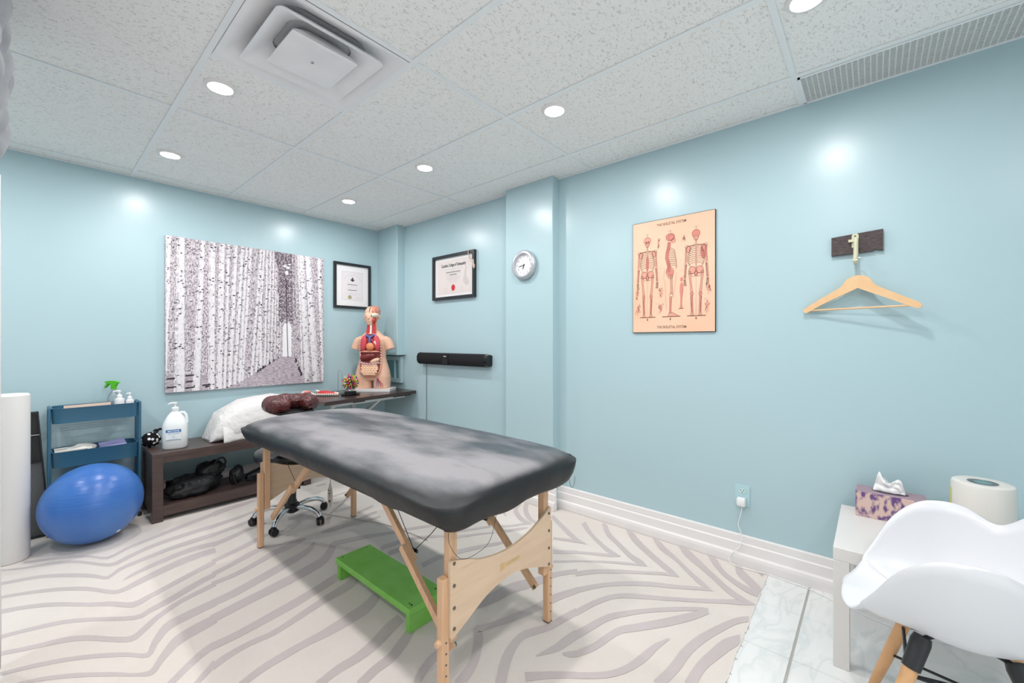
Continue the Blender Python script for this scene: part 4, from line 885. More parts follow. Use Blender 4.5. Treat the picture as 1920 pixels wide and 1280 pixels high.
# ---------------------------------------------------------------- black mesh file rack
M_mesh = mat('black_mesh_steel', (34, 35, 36), .4, .5)
t = thing('mesh_file_rack', 'black metal file rack with mesh pockets leaning beside the foam roller', 'file rack', (.03, 4.02, 0))
F = (Vector((.03, 4.0, 0)), (X_*.94+Y_*.05).normalized(), (Z_ + X_*-.065).normalized(), (-Y_ + X_*.05).normalized())
mb = MB()
for u0, u1, v0, v1 in ((-.055, -.047, 0, .80), (.047, .055, 0, .80), (-.055, .055, .79, .80), (-.055, .055, 0.002, .012), (-.047, .047, .475, .485), (-.047, .047, .65, .657)):
    mb.prism([(u0, v0), (u1, v0), (u1, v1), (u0, v1)], F, -.01, .012)
fixnormals(obj('frame', mb, M_mesh, t))
fixnormals(obj('upper_panel', MB().prism([(-.047, .485), (.047, .485), (.047, .79), (-.047, .79)], F, -.008, -.005), M_mesh, t))
fixnormals(obj('name_tab', MB().prism([(-.047, .652), (.047, .652), (.047, .657), (-.047, .657)], F, .012, .016), M_steel, t))
mb = MB()
for i in range(16): mb.line([(-.047+.094*i/15, .012), (-.047+.094*i/15, .475)], F, .010, .0016)
for i in range(74): mb.line([(-.047, .012+.463*i/73), (.047, .012+.463*i/73)], F, .0105, .0016)
g = obj('mesh_pocket', mb, mat('mesh_wire', (96, 97, 98), .4), t); g['kind'] = 'stuff'
fixnormals(obj('pocket_back', MB().prism([(-.047, .012), (.047, .012), (.047, .475), (-.047, .475)], F, -.009, -.007), mat('paper_in_rack', (150, 150, 150), .8), t))

# ---------------------------------------------------------------- grey curtain at the left edge
M_curt = mat('grey_curtain', (150, 152, 156), .85, .1, rgb2=(132, 134, 138), nscale=12)
M_curtw = mat('white_curtain', (224, 220, 220), .85, .1)
t = thing('privacy_curtain', 'grey privacy curtain with a white lower panel at the left edge', 'curtain', (-.12, 2.3, 0))
def drape(name, z0, z1, y0, y1, amp, m, xoff, fq=34, nzs=14):
    nu = 180; vs = []
    for j in range(nzs):
        z = z0 + (z1-z0)*j/(nzs-1)
        for i in range(nu):
            y = y0 + (y1-y0)*i/(nu-1)
            x = -.098 + xoff(z) + amp(z)*sin(y*fq + .6*sin(y*5)) + .010*nz(y*7, z*9)*(1 if name != 'lower_panel' else .3)
            vs.append((x, y, z))
    fs = [(j*nu+i, j*nu+i+1, (j+1)*nu+i+1, (j+1)*nu+i) for j in range(nzs-1) for i in range(nu-1)]
    o = obj(name, MB().add(vs, fs), m, t, smooth=True, angle=180)
    so = o.modifiers.new('thick', 'SOLIDIFY'); so.thickness = .002
drape('gathered_top', 1.80, 2.43, .9, 2.55, lambda z: .020+.012*(z-1.8), M_curt, lambda z: .036*max(0, 1-abs(z-2.13)/.22) + .02*sin(z*26)*max(0, 1-abs(z-2.15)/.3), nzs=30)
drape('lower_panel', .03, 1.86, .9, 2.52, lambda z: .012, M_curtw, lambda z: .014)
obj('curtain_rail', MB().tube([(-.12, -1.6, 2.44), (-.12, 2.7, 2.44)], .010, 10), M_steel, t, smooth=True)

# ---------------------------------------------------------------- wall-mounted folding desk
DZ = .738
M_desk = mat('dark_espresso_board', (58, 44, 42), .25, .5, rgb2=(66, 50, 47), nscale=5, stretch=(2, 14, 14))
t = thing('folding_wall_desk', 'dark espresso wall-mounted folding desk in the far corner', 'desk', (2.1, 3.85, DZ-.03))
F0 = (Vector((0, 0, 0)), X_, Y_, Z_)
obj('desk_top', MB().prism([(1.594, 3.435), (2.600, 3.560), (2.600, 4.150), (1.594, 4.150)], F0, DZ-.032, DZ), M_desk, t)
M_brk = mat('white_bracket', (222, 226, 226), .4)
mb = MB().bar((1.70, 3.53, DZ-.048), (2.50, 3.63, DZ-.048), .03, .030)
obj('front_bar', mb, M_brk, t)
obj('slide_rail', MB().bar((2.35, 3.58, DZ-.040), (2.56, 3.605, DZ-.040), .02, .014).bar((1.9, 3.54, DZ-.041), (2.02, 3.555, DZ-.041), .02, .016), M_black, t)
for x in (1.78, 2.22):
    br = obj('folding_bracket', MB().bar((x, 3.62, DZ-.055), (x+.02, 4.13, .40), .022, .022), M_brk, t)
    obj('hinge_arm', MB().bar((x+.03, 3.66, DZ-.055), (x+.04, 4.13, .44), .010, .016), M_black, br)
    obj('wall_rail', MB().box(x-.012, x+.03, 4.13, 4.165, .36, DZ-.033), M_brk, br)

# foot model
M_bone = mat('ivory_model', (232, 214, 204), .4)
def model_mat(n, c, r=.35): return mat(n, c, r, .5)
t = thing('foot_model', 'pale pink anatomical foot model lying on the desk', 'model', (1.70, 3.96, DZ))
rings = []
for u, w, h in ((-.075, .012, .02), (-.062, .028, .038), (-.03, .034, .046), (.0, .031, .038), (.04, .025, .024), (.075, .014, .014), (.10, .006, .010)):
    c = Vector((1.695, 3.975, DZ+.002)) + RT*u*.9
    rings.append([c - FW*w*cos(a) + Z_*h*(.5+.5*sin(a)) for a in [2*pi*i/16 for i in range(16)]])
fixnormals(obj('foot', MB().loft(rings), model_mat('pale_pink', (236, 206, 200)), t, smooth=True, angle=180))
obj('sole_muscle', MB().ell((1.675, 3.95, DZ+.036), (.03, .022, .014), 14, 8), model_mat('salmon', (224, 128, 118)), t, smooth=True)
# red and white muscle model
t = thing('spine_model', 'red and white anatomical vertebra model lying on the desk', 'model', (1.825, 3.825, DZ))
ctr = Vector((1.812, 3.835, DZ))
rings = []
for u, w, h in ((-.10, .006, .02), (-.075, .028, .042), (-.02, .034, .045), (.04, .028, .034), (.08, .012, .02), (.10, .004, .012)):
    rings.append([ctr + RT*u - FW*w*cos(a) + Z_*(.004+h*(.5+.5*sin(a))) for a in [2*pi*i/16 for i in range(16)]])
fixnormals(obj('red_body', MB().loft(rings), model_mat('red_model', (206, 52, 58)), t, smooth=True, angle=180))
mb = MB()
for i in range(11):
    u = -.10 + .02*i; mb.ell(ctr + RT*u - FW*(.034-.10*u*u*10*.3) + Z_*(.016), (.009, .009, .010), 8, 6)
for i in range(5): mb.ell(ctr + RT*(-.11+.012*i) + FW*.01 + Z_*(.044-.002*i), (.011, .010, .009), 8, 6)
mb.tube([ctr+RT*.06+Z_*.03, ctr+RT*.09+Z_*.024, ctr+RT*.10+Z_*.02], .007)
obj('white_processes', mb, model_mat('cream_bone', (240, 230, 218)), t, smooth=True)
# black base with bright spiky ball
t = thing('spiky_ball_ornament', 'multicoloured spiky ball ornament on a small black stand on the desk', 'ornament', (1.975, 3.725, DZ))
bc = Vector((1.975, 3.725, DZ+.118))
obj('tray', MB().lathe([(.03, .002), (.085, .003), (.095, .011), (.094, .012), (.08, .007), (.001, .007)], (bc.x, bc.y, DZ), 28, 1.0, .7), M_black, t, smooth=True)
obj('stand', MB().box(bc.x-.045, bc.x+.045, bc.y-.03, bc.y+.03, DZ+.007, DZ+.036, .003), M_black, t)
cols = [(214, 40, 60), (240, 132, 50), (110, 190, 80), (236, 214, 90), (70, 60, 130), (222, 70, 120), (150, 214, 140), (240, 236, 230)]
mats_ = [mat('spike_%d' % i, c, .4) for i, c in enumerate(cols)]
mb = MB(); N = 110
for i in range(N):
    z = 1-2*(i+.5)/N; ph = i*2.399963; u = Vector((sqrt(1-z*z)*cos(ph), sqrt(1-z*z)*sin(ph), z))
    mb.cur = (i*5+i//7) % len(cols); L = random.uniform(.064, .082)
    mb.cyl(bc+u*.012, bc+u*L, .0045, .0065, 6)
obj('spikes', mb, mats_, t)
# clear bent wire holder
o = obj('wire_note_holder', MB().tube(crom([(1.99, 4.00, DZ+.001), (1.99, 4.00, DZ+.10), (1.99, 4.00, DZ+.20), (2.002, 3.99, DZ+.222), (2.016, 3.982, DZ+.20), (2.02, 3.98, DZ+.10), (2.02, 3.98, DZ+.001)], 5), .0022, 6).box(1.97, 2.04, 3.95, 4.02, DZ, DZ+.004), M_steel, loc=(2.005, 3.99, DZ), smooth=True)
tag(o, 'thin bent wire note holder standing behind the spiky ball ornament', 'holder')

# ---------------------------------------------------------------- anatomical torso
T0 = Vector((2.305, 3.885, DZ))
def tp(x, y, z): return T0 + RT*x - FW*y + Z_*(z+.028)
t = thing('anatomical_torso', 'life-size anatomical torso model with open chest and organs on the desk', 'model', T0)
M_skin = model_mat('model_skin', (232, 186, 160), .42)
c8 = MB(); 
c8.loft([[T0+RT*x-FW*y+Z_*z for x, y in ((-.205, -.11), (.205, -.11), (.205, .12), (-.205, .12))] for z in (.0015, .028)])
fixnormals(obj('base', c8, model_mat('white_base', (232, 230, 230)), t))
def sring(cx_, cy_, z, a, b, n=28, p=.85):
    return [tp(cx_ + a*math.copysign(abs(cos(g))**p, cos(g)), cy_ + b*math.copysign(abs(sin(g))**p, sin(g)), z) for g in [2*pi*i/n for i in range(n)]]
mb = MB()
mb.loft([sring(0, 0, *q) for q in ((.085, .160, .085), (.12, .172, .10), (.16, .172, .105), (.21, .158, .100), (.26, .142, .094), (.31, .130, .088), (.36, .130, .092), (.41, .136, .098), (.46, .148, .100), (.50, .150, .094), (.53, .120, .078), (.555, .088, .064), (.585, .060, .056))])
for s in (-1, 1):
    mb.loft([sring(s*.092, 0, *q) for q in ((.0, .080, .078), (.06, .084, .086), (.12, .084, .09), (.17, .07, .085))])
    mb.loft([[tp(s*x + dx*r*1.0, 0 + dy*r, z + dx*s*r*.35) for dx, dy in [(cos(2*pi*i/18), sin(2*pi*i/18)) for i in range(18)]] for x, z, r in ((.085, .515, .052), (.130, .492, .050), (.155, .458, .047), (.170, .425, .045), (.180, .398, .044))])
mb.loft([sring(-.002, q[3], *q[:3]) for q in ((.54, .07, .06, 0), (.58, .056, .055, .0), (.62, .050, .052, .0), (.66, .047, .052, .005), (.70, .045, .05, .01))])
# head: skull, face, jaw, nose, ears
hc = (-.008, .012, .742)
def hell(x, y, z, rx, ry, rz):
    rings = []
    for k in range(1, 14):
        a = pi*k/14 - pi/2
        rings.append([tp(hc[0]+x + rx*cos(a)*cos(2*pi*i/20), hc[1]+y + ry*cos(a)*sin(2*pi*i/20), hc[2]+z + rz*sin(a)) for i in range(20)])
    mb.loft(rings)
hell(.0, -.015, .020, .074, .092, .080); hell(-.004, .022, -.030, .058, .066, .078); hell(-.006, .044, -.078, .034, .038, .030)
hell(-.006, .090, -.030, .010, .016, .022); hell(-.006, .078, -.062, .020, .014, .008); hell(-.076, -.012, -.02, .010, .020, .028); hell(.074, -.012, -.02, .010, .020, .028)
hell(-.032, .074, .008, .022, .014, .010); hell(-.032, .078, -.010, .013, .011, .009)
body = fixnormals(obj('body', mb, M_skin, t))
rm = body.modifiers.new('union', 'REMESH'); rm.mode = 'VOXEL'; rm.voxel_size = .0048; rm.use_smooth_shade = True
sm = body.modifiers.new('soften', 'SMOOTH'); sm.factor = .5; sm.iterations = 6
# open cavity and organs
def front_y(x, z):
    """depth of the belly and chest surface"""
    tab = ((.085, .160, .085), (.12, .172, .10), (.16, .172, .105), (.21, .158, .100), (.26, .142, .094), (.31, .130, .088), (.36, .130, .092), (.41, .136, .098), (.46, .148, .100), (.50, .158, .094), (.535, .150, .082), (.56, .115, .068), (.585, .072, .056), (.62, .05, .052), (.70, .045, .055))
    for p, q in zip(tab, tab[1:]):
        if z <= q[0]:
            k = max(0, (z-p[0])/(q[0]-p[0])); a = p[1]+(q[1]-p[1])*k; b = p[2]+(q[2]-p[2])*k
            return b*max(.05, 1-min(.98, abs(x)/a)**2.4)**(1/2.4)
    return .05
def orgn(name, x, z, rx, ry, rz, m, lift=0.0, rot=0.0, parent=None, nn=18):
    y = front_y(x, z) + lift; rings = []
    for k in range(1, nn):
        a = pi*k/nn - pi/2; ring_ = []
        for i in range(24):
            g = 2*pi*i/24; ex = rx*cos(a)*cos(g); ey = ry*cos(a)*sin(g); ez = rz*sin(a)
            xx = ex*cos(rot) - ez*sin(rot); zz = ex*sin(rot) + ez*cos(rot)
            ring_.append(tp(x+xx, y+ey - .35*(front_y(x, z)-front_y(x+xx, z)), z+zz))
        rings.append(ring_)
    return fixnormals(obj(name, MB().loft(rings), m, parent or t, smooth=True, angle=180))
M_cav = model_mat('cavity_red', (120, 38, 40)); M_rim = model_mat('cut_rim', (224, 150, 126)); M_lung = model_mat('lung_pink', (208, 72, 84)); M_heart = model_mat('heart_orange', (224, 140, 92))
M_liver = model_mat('liver_brown', (112, 40, 38), .25); M_stom = model_mat('stomach_cream', (230, 190, 160)); M_colon = model_mat('colon_mauve', (190, 148, 144)); M_gut = model_mat('gut_peach', (236, 192, 160))
M_vein = model_mat('vein_blue', (84, 98, 168)); M_art = model_mat('artery_red', (196, 38, 50)); M_ivory = model_mat('rib_ivory', (240, 226, 214))
outline = [(0, .555), (.055, .540), (.095, .49), (.108, .42), (.108, .34), (.106, .25), (.098, .18), (.06, .135), (0, .122)]
outline = outline + [(-x, z) for x, z in reversed(outline[1:-1])]
OL = crom([(x, z, 0) for x, z in outline], 4, closed=True)
cav = MB(); cen = tp(0, front_y(0, .33)+.004, .33); vs = []; fs = []
levels = (1.0, .75, .5, .25)
for k in levels:
    for p in OL: x, z = p.x*k, .33+(p.y-.33)*k; vs.append(tp(x, front_y(x, z)+.006, z))
n = len(OL)
for k in range(len(levels)-1):
    for i in range(n): fs.append((k*n+i, k*n+(i+1) % n, (k+1)*n+(i+1) % n, (k+1)*n+i))
vs.append(cen); fs += [((len(levels)-1)*n+i, (len(levels)-1)*n+(i+1) % n, len(vs)-1) for i in range(n)]
fixnormals(obj('cavity', MB().add(vs, fs), M_cav, t, smooth=True))
rimp = [tp(p.x, front_y(p.x, p.y)+.006, p.y) for p in OL]; obj('cut_rim', MB().tube(rimp+[rimp[0]], .0085, 8), M_rim, t, smooth=True)
ribs = MB()
for i in range(10):
    z = .505-.024*i*1.15
    for s in (-1, 1): x = s*(.070+.032*min(1, (.56-z)/.12)); ribs.ell(tp(x, front_y(x, z)+.012, z), (.006, .006, .008), 8, 6)
obj('cut_ribs', ribs, M_ivory, t, smooth=True)
orgn('lung', -.062, .458, .033, .020, .078, M_lung, .008, -.12); lg = orgn('lung', .068, .462, .032, .020, .078, M_lung, .008, .12)
mb = MB()
for i in range(7):
    a = -.9+.3*i; p0 = (.048, .47); p1 = (.048+.045*cos(a), .465+.062*sin(a)); mid = ((p0[0]+p1[0])/2+.004, (p0[1]+p1[1])/2)
    mb.tube([tp(x, front_y(x, z)+.026, z) for x, z in (p0, mid, p1)], [.0035, .0028, .0015], 6)
obj('bronchi', mb, M_ivory, lg, smooth=True)
orgn('heart', .008, .425, .042, .026, .040, M_heart, .016, .5)
orgn('diaphragm', 0, .375, .098, .016, .012, M_rim, .006)
orgn('liver', -.022, .322, .084, .026, .036, M_liver, .010, .22)
orgn('stomach', .050, .283, .052, .022, .022, M_stom, .010, .38)
mb = MB(); mb.tube([tp(x, front_y(x, z)+.018, z) for x, z in [(-.092+.184*i/18, .262-.016*sin(pi*i/18)+.004*sin(i*2.2)) for i in range(19)]], [.013+.0025*sin(i*2.2) for i in range(19)], 10)
obj('colon', mb, M_colon, t, smooth=True)
mb = MB()
for r in range(5):
    z = .232-.021*r; w = .082*sqrt(max(.15, 1-((z-.205)/.085)**2))
    pts = [(-w + 2*w*i/30, z + .0075*sin(i*1.25+r*1.7)) for i in range(31)]
    mb.tube([tp(x, front_y(x, zz)+.016, zz) for x, zz in pts], .0115, 8)
obj('intestines', mb, M_gut, t, smooth=True)
orgn('cecum', -.078, .165, .020, .014, .028, M_colon, .010, .5)
mb = MB()
mb.tube([tp(x, front_y(x, z)+.018, z) for x, z in ((-.045, .535), (-.02, .53), (0, .515), (.004, .48), (.008, .45))], .011, 8)
mb.tube([tp(x, front_y(x, z)+.018, z) for x, z in ((.05, .545), (.03, .535), (.005, .515))], .010, 8)
obj('veins', mb, M_vein, t, smooth=True)
mb = MB()
for x0_, x1_ in ((-.040, -.030), (-.026, -.020), (.026, .024), (.044, .036)):
    mb.tube([tp(x0_, front_y(x0_, .55)+.008, .545), tp((x0_+x1_)/2, front_y(x1_, .60)+.012, .60), tp(x1_, front_y(x1_, .66)+.012, .655)], .0095, 8)
mb.tube([tp(.015, front_y(.01, .5)+.02, .50), tp(.035, front_y(.03, .49)+.024, .475), tp(.05, front_y(.05, .45)+.024, .45)], .007, 8)
obj('neck_muscles', mb, M_art, t, smooth=True)
obj('trachea', MB().tube([tp(.002, front_y(0, .55)+.010, .55), tp(.0, front_y(0, .6)+.012, .60), tp(.0, front_y(0, .66)+.012, .65)], .011, 10), M_ivory, t, smooth=True)
# half-open head: brain, skull bone, eye, cheek muscle on the viewer's right
def hell2(name, x, y, z, rx, ry, rz, m):
    rings = []
    for k in range(1, 14):
        a = pi*k/14 - pi/2
        rings.append([tp(hc[0]+x + rx*cos(a)*cos(2*pi*i/22), hc[1]+y + ry*cos(a)*sin(2*pi*i/22), hc[2]+z + rz*sin(a)) for i in range(22)])
    return fixnormals(obj(name, MB().loft(rings), m, t, smooth=True, angle=180))
hell2('brain', .036, -.012, .040, .042, .088, .060, mat('brain_pink', (232, 176, 150), .4, bump=.9, bscale=60, bdist=.01, rgb2=(206, 110, 96), nscale=45))
hell2('skull_bone', .042, .030, .000, .038, .056, .030, model_mat('bone_cream', (232, 214, 190)))
hell2('eyeball', .026, .080, -.006, .014, .014, .014, model_mat('eye_white', (240, 236, 230)))
hell2('iris', .025, .092, -.006, .007, .004, .007, model_mat('iris_brown', (60, 40, 34)))
hell2('cheek_muscle', .034, .042, -.050, .026, .036, .034, model_mat('muscle_red', (192, 70, 58)))
obj('skull_cut', MB().tube([tp(hc[0]+.001, hc[1]-.015+.096*cos(a), hc[2]+.018+.083*sin(a)) for a in [radians(10+150*i/20) for i in range(21)]], .003, 6), model_mat('cut_line', (70, 44, 40)), t)
mb = MB()
for dx, m0 in ((.0, 0), (.02, 1), (-.02, 0), (.035, 1)):
    mb.cur = m0; mb.tube([tp(x, .092*sqrt(max(.1, 1-((x-.092)/.09)**2))+.004, z) for x, z in ((.075, .11), (.078+dx*.4, .085), (.085+dx, .05), (.082+dx*1.3, .008))], [.004, .003, .0025, .002], 6)
obj('thigh_vessels', mb, [M_vein, M_art], t, smooth=True)

# ---------------------------------------------------------------- framed vent under the duct
t = thing('wall_vent', 'blue painted framed wall vent below the corner duct', 'air vent', (2.60, 3.98, .80))
F = right_frame(4.150, .80)
mb = MB()
for u0, u1, v0, v1 in ((0, .335, 0, .034), (0, .335, .246, .28), (0, .034, .034, .246), (.301, .335, .034, .246)): mb.prism([(u0, v0), (u1, v0), (u1, v1), (u0, v1)], F, .0, .034)
for u0, u1, v0, v1 in ((.034, .301, .034, .044), (.034, .301, .236, .246), (.034, .044, .044, .236), (.291, .301, .044, .236), (.20, .212, .044, .236)): mb.prism([(u0, v0), (u1, v0), (u1, v1), (u0, v1)], F, .0, .026)
fixnormals(obj('frame', mb, M_wall, t))
fixnormals(obj('panel', MB().prism([(.04, .04), (.295, .04), (.295, .24), (.04, .24)], F, 0.001, .010), mat('vent_teal', (112, 160, 166), .4), t))

# ---------------------------------------------------------------- birch forest canvas
CVX0, CVX1, CVZ0, CVZ1, CVY = .682, 1.911, .842, 2.066, 4.136
W, H = CVX1-CVX0, CVZ1-CVZ0
t = thing('birch_canvas', 'large square black-and-white canvas print of a birch forest path', 'picture', ((CVX0+CVX1)/2, 4.15, CVZ0))
M_undr = mat('print_undergrowth', (226, 216, 222), .7, .2, rgb2=(92, 82, 90), nscale=70, nrange=(.40, .66), stretch=(1.6, 1, .9), detail=8)
obj('stretched_canvas', MB().box(CVX0, CVX1, CVY, YB-.002, CVZ0, CVZ1, .003), M_undr, t)
F = (Vector((CVX0, CVY, CVZ0)), X_*W, Z_*H, -Y_)
M_path = mat('print_path', (206, 194, 202), .7, .2, rgb2=(120, 108, 118), nscale=60, nrange=(.35, .75), stretch=(.6, 1, 2.5), detail=8)
M_fol = mat('print_foliage', (98, 86, 96), .7, .2, rgb2=(206, 196, 202), nscale=90, nrange=(.45, .68), detail=8)
M_gap = mat('print_sky', (236, 233, 235), .7, .2)
M_ink = mat('print_ink', (58, 50, 58), .7, .2)
M_t = [mat('print_trunk_%d' % i, a, .7, .2, rgb2=b, nscale=60, nrange=(.36, .60), stretch=(1.6, 1, .55), detail=8) for i, (a, b) in enumerate((((150, 138, 146), (218, 210, 216)), ((164, 152, 160), (230, 223, 228)), ((178, 168, 175), (238, 233, 237))))]
M_tl = mat('print_trunk_light', (182, 174, 180), .7, .2, rgb2=(230, 226, 229), nscale=70, nrange=(.25, .46), stretch=(1.6, 1, .5), detail=8)
obj('print_ground', MB().flat([(.664, .212), (.76, .212), (.80, .11), (.846, .003), (.364, .003), (.508, .10)], F, .0003).flat([(.003, .003), (.40, .003), (.34, .07), (.2, .10), (.003, .115)], F, .0003), M_path, t)
mb = MB()
fp = crom([(.635, .998, 0), (.72, .998, 0), (.77, .998, 0), (.78, .80, 0), (.785, .55, 0), (.76, .46, 0), (.72, .50, 0), (.68, .47, 0), (.66, .52, 0), (.655, .68, 0), (.66, .85, 0)], 5, closed=True)
mb.flat([(p.x, min(p.y, .998)) for p in fp], F, .0004)
obj('print_foliage', mb, M_fol, t)
obj('print_sky_gap', MB().flat([(.688, .212), (.752, .212), (.752, .44), (.735, .47), (.70, .46), (.692, .43)], F, .0006).oval((.705, .90), .012, .008, F, .0006, 9).oval((.728, .89), .014, .009, F, .0006, 9).oval((.718, .85), .012, .016, F, .0006, 9).oval((.738, .915), .010, .006, F, .0006, 9), M_gap, t)
TR = [(0.016, 1.0, 0.003, 0.136, 0.026, 0.013, 0.9), (0.041, 1.001, 0.023, 0.136, 0.009, 0.011, 0.6), (0.115, 1.002, 0.108, 0.148, 0.015, 0.01, 0.7), (0.142, 0.999, 0.128, 0.155, 0.018, 0.009, 0.65), (0.175, .9, .176, .12, .012, .012, .6), (0.606, 0.999, 0.588, 0.157, 0.012, 0.014, 0.75), (0.628, 0.998, 0.609, 0.171, 0.011, 0.012, 0.75), (0.644, 0.875, 0.632, 0.189, 0.008, 0.011, 0.8), (0.657, 0.683, 0.653, 0.198, 0.008, 0.009, 0.85), (0.673, 0.538, 0.669, 0.208, 0.006, 0.008, 0.9),
      (0.775, 0.932, 0.808, 0.133, 0.011, 0.013, 0.7), (0.76, 1.0, 0.779, 0.194, 0.01, 0.009, 0.7), (0.803, 1.007, 0.832, 0.092, 0.015, 0.016, 0.75), (0.932, 1.011, 0.964, 0.136, 0.014, 0.015, 0.6), (0.584, 1.0, 0.563, 0.144, 0.015, 0.015, 0.8), (0.537, 0.861, 0.537, 0.131, 0.019, 0.022, 0.85), (0.563, 1.002, 0.508, 0.105, 0.015, 0.018, 0.75), (0.513, 1.002, 0.455, 0.066, 0.022, 0.018, 0.7), (0.542, 1.002, 0.479, 0.083, 0.021, 0.02, 0.85), (0.475, 1.006, 0.422, 0.05, 0.021, 0.02, 0.85), (0.451, 1.006, 0.403, 0.038, 0.02, 0.022, 0.8),
      (0.422, 1.006, 0.375, 0.026, 0.029, 0.023, 0.85), (0.383, 1.003, 0.344, 0.011, 0.028, 0.03, 0.8), (0.341, 1.005, 0.314, 0.004, 0.022, 0.022, 0.85), (0.303, 1.002, 0.284, -0.002, 0.032, 0.037, 0.9), (0.244, 1.001, 0.24, -0.002, 0.038, 0.039, 0.9), (0.962, 1.011, 0.989, 0.01, 0.036, 0.021, 0.85), (0.827, 1.005, 0.871, 0.002, 0.038, 0.044, 0.9), (0.871, 1.012, 0.937, 0.003, 0.044, 0.053, 1), (0.194, 1.004, 0.155, 0.001, 0.026, 0.043, 1), (0.078, 1.004, 0.068, 0.0, 0.04, 0.056, 1)]
tm = MB(); lt = MB(); ink = MB(); rnd = random.Random(3)
for k, (xa, za, xb, zb, wa, wb, tone) in enumerate(TR):
    d = .0008 + .00006*k; n = 10
    tm.cur = 0 if tone < .72 else (1 if tone < .86 else 2)
    L, R2, Lm = [], [], []
    for i in range(n+1):
        s = i/n; x = xa+(xb-xa)*s + .003*nz(k*7.1, s*3); z = min(za+(zb-za)*s, .998); z = max(z, .002); w = (wa+(wb-wa)*s)*.5
        L.append((max(x-w, .001), z)); R2.append((min(x+w, .999), z)); Lm.append((max(x+w*(-.35 if x < .72 else -.75), .001), min(x+w*(.85 if x < .72 else .45), .999), z))
    O, U, V, Nn = F
    P = [O+U*a+V*b+Nn*d for a, b in L+R2]; tm.add(P, [(i, i+1, n+1+i+1, n+1+i) for i in range(n)])
    if tone > .7:
        P = [O+U*a+V*z+Nn*(d+.00002) for a, b, z in Lm] + [O+U*b+V*z+Nn*(d+.00002) for a, b, z in Lm]
        lt.add(P, [(i, i+1, n+1+i+1, n+1+i) for i in range(n)])
    for q in range(int(9+wa*520)):                                # bark scars and twigs
        s = rnd.random(); x = xa+(xb-xa)*s; z = min(max(za+(zb-za)*s, .012), .985); w = (wa+(wb-wa)*s)*.5
        xx = x + rnd.uniform(-1, 1)*w; l = rnd.uniform(.003, .008)*(1+w*14); h = rnd.uniform(.002, .0042)*(1+w*12)
        if .004 < xx-l and xx+l < .996: ink.flat([(xx-l, z-h*.3), (xx, z-h), (xx+l, z+h*.2), (xx+l*.2, z+h)], F, d+.00004)
        if rnd.random() < .45:
            e = rnd.choice((-1, 1)); L2 = rnd.uniform(.006, .022); x2 = xx+e*L2
            if .004 < x2 < .996: ink.line([(xx, z), (xx+e*L2*.5, z+rnd.uniform(-.006, .012)), (x2, min(max(z+rnd.uniform(-.012, .018), .004), .994))], F, .0030, .0010)
for q in range(520):
    x, z = rnd.uniform(.01, .97), rnd.uniform(.2, .985)
    if .69 < x < .75 and z < .46: continue
    a = rnd.uniform(-.7, .9); l = rnd.uniform(.004, .02)
    ink.line([(x, z), (min(x+l*cos(a), .997), min(z+l*sin(a), .997))], F, .0031, rnd.uniform(.0006, .0013))
ink.line([(.714, .80), (.718, .50), (.726, .205)], F, .0032, .0035)
for q in range(26):                                              # dark roots along the path edge
    s = rnd.random(); x, z = (.508+(.664-.508)*s, .10+.108*s) if q % 2 else (.84-.06*s, .02+.17*s)
    l = rnd.uniform(.3, .8); ink.flat([(x-.010*l, z-.004*l), (x+.004*l, z-.008*l), (x+.009*l, z+.012*l), (x, z+.03*l)], F, .0033)
for x, z, l in ((.004, .03, .05), (.004, .085, .045), (.098, .10, .05), (.10, .02, .05), (.19, .03, .04), (.10, .06, .04), (.205, .02, .03)): ink.flat([(x, z), (x+l, z+.003), (x+l, z+.011), (x+.005, z+.009)], F, .0007)
obj('print_trunks', tm, M_t, t); obj('print_bark_light', lt, M_tl, t); obj('print_twigs', ink, M_ink, t)

# ---------------------------------------------------------------- framed certificates
M_blackframe = mat('black_frame', (34, 38, 42), .35, .5)
M_paper = mat('certificate_paper', (238, 230, 232), .6, .3)
M_mat = mat('mount_board', (244, 240, 241), .7)
M_print = mat('certificate_ink', (66, 62, 66), .7); M_faint = mat('certificate_faint', (190, 184, 186), .7)
def frame_rect(t, F, w, h, b, depth, face=.010):
    mb = MB()
    for u0, u1, v0, v1 in ((0, w, 0, b), (0, w, h-b, h), (0, b, b, h-b), (w-b, w, b, h-b)): mb.prism([(u0, v0), (u1, v0), (u1, v1), (u0, v1)], F, .001, depth)
    fixnormals(obj('frame', mb, M_blackframe, t))
    fixnormals(obj('mount', MB().prism([(b, b), (w-b, b), (w-b, h-b), (b, h-b)], F, .002, face), M_mat, t))
    g = mat('frame_glass', (255, 255, 255), .05, .5, trans=1.0, alpha=.12)
    fixnormals(obj('glass', MB().prism([(b, b), (w-b, b), (w-b, h-b), (b, h-b)], F, face+.004, face+.005), g, t))
fx0, fx1, fz0, fz1 = 2.020, 2.430, 1.588, 2.062
t = thing('framed_certificate', 'portrait certificate with a gold seal in a black frame, right of the birch canvas', 'picture frame', ((fx0+fx1)/2, 4.15, fz0))
F = back_frame(fx0, fz0); w, h = fx1-fx0, fz1-fz0
frame_rect(t, F, w, h, .026, .026)
pp = MB().flat([(.085, .085), (w-.085, .085), (w-.085, h-.085), (.085, h-.085)], F, .0105)
obj('certificate', pp, M_paper, t)
mb = MB(); bd = [(.090, .090), (w-.090, .090), (w-.090, h-.090), (.090, h-.090), (.090, .090)]
for a, b in zip(bd, bd[1:]): mb.line([a, b], F, .011, .0014)
cu = w/2
for i in range(26):
    a = radians(155-130*i/25); mb.oval((cu+.105*cos(a), h-.215+.095*sin(a)), .0026, .0022, F, .011, 6)
for z, l in ((.225, .06), (.205, .075), (.160, .075), (.150, .055)): mb.line([(cu-l, z), (cu+l, z)], F, .011, .0012)
obj('faint_print', mb, M_faint, t)
mb = MB()
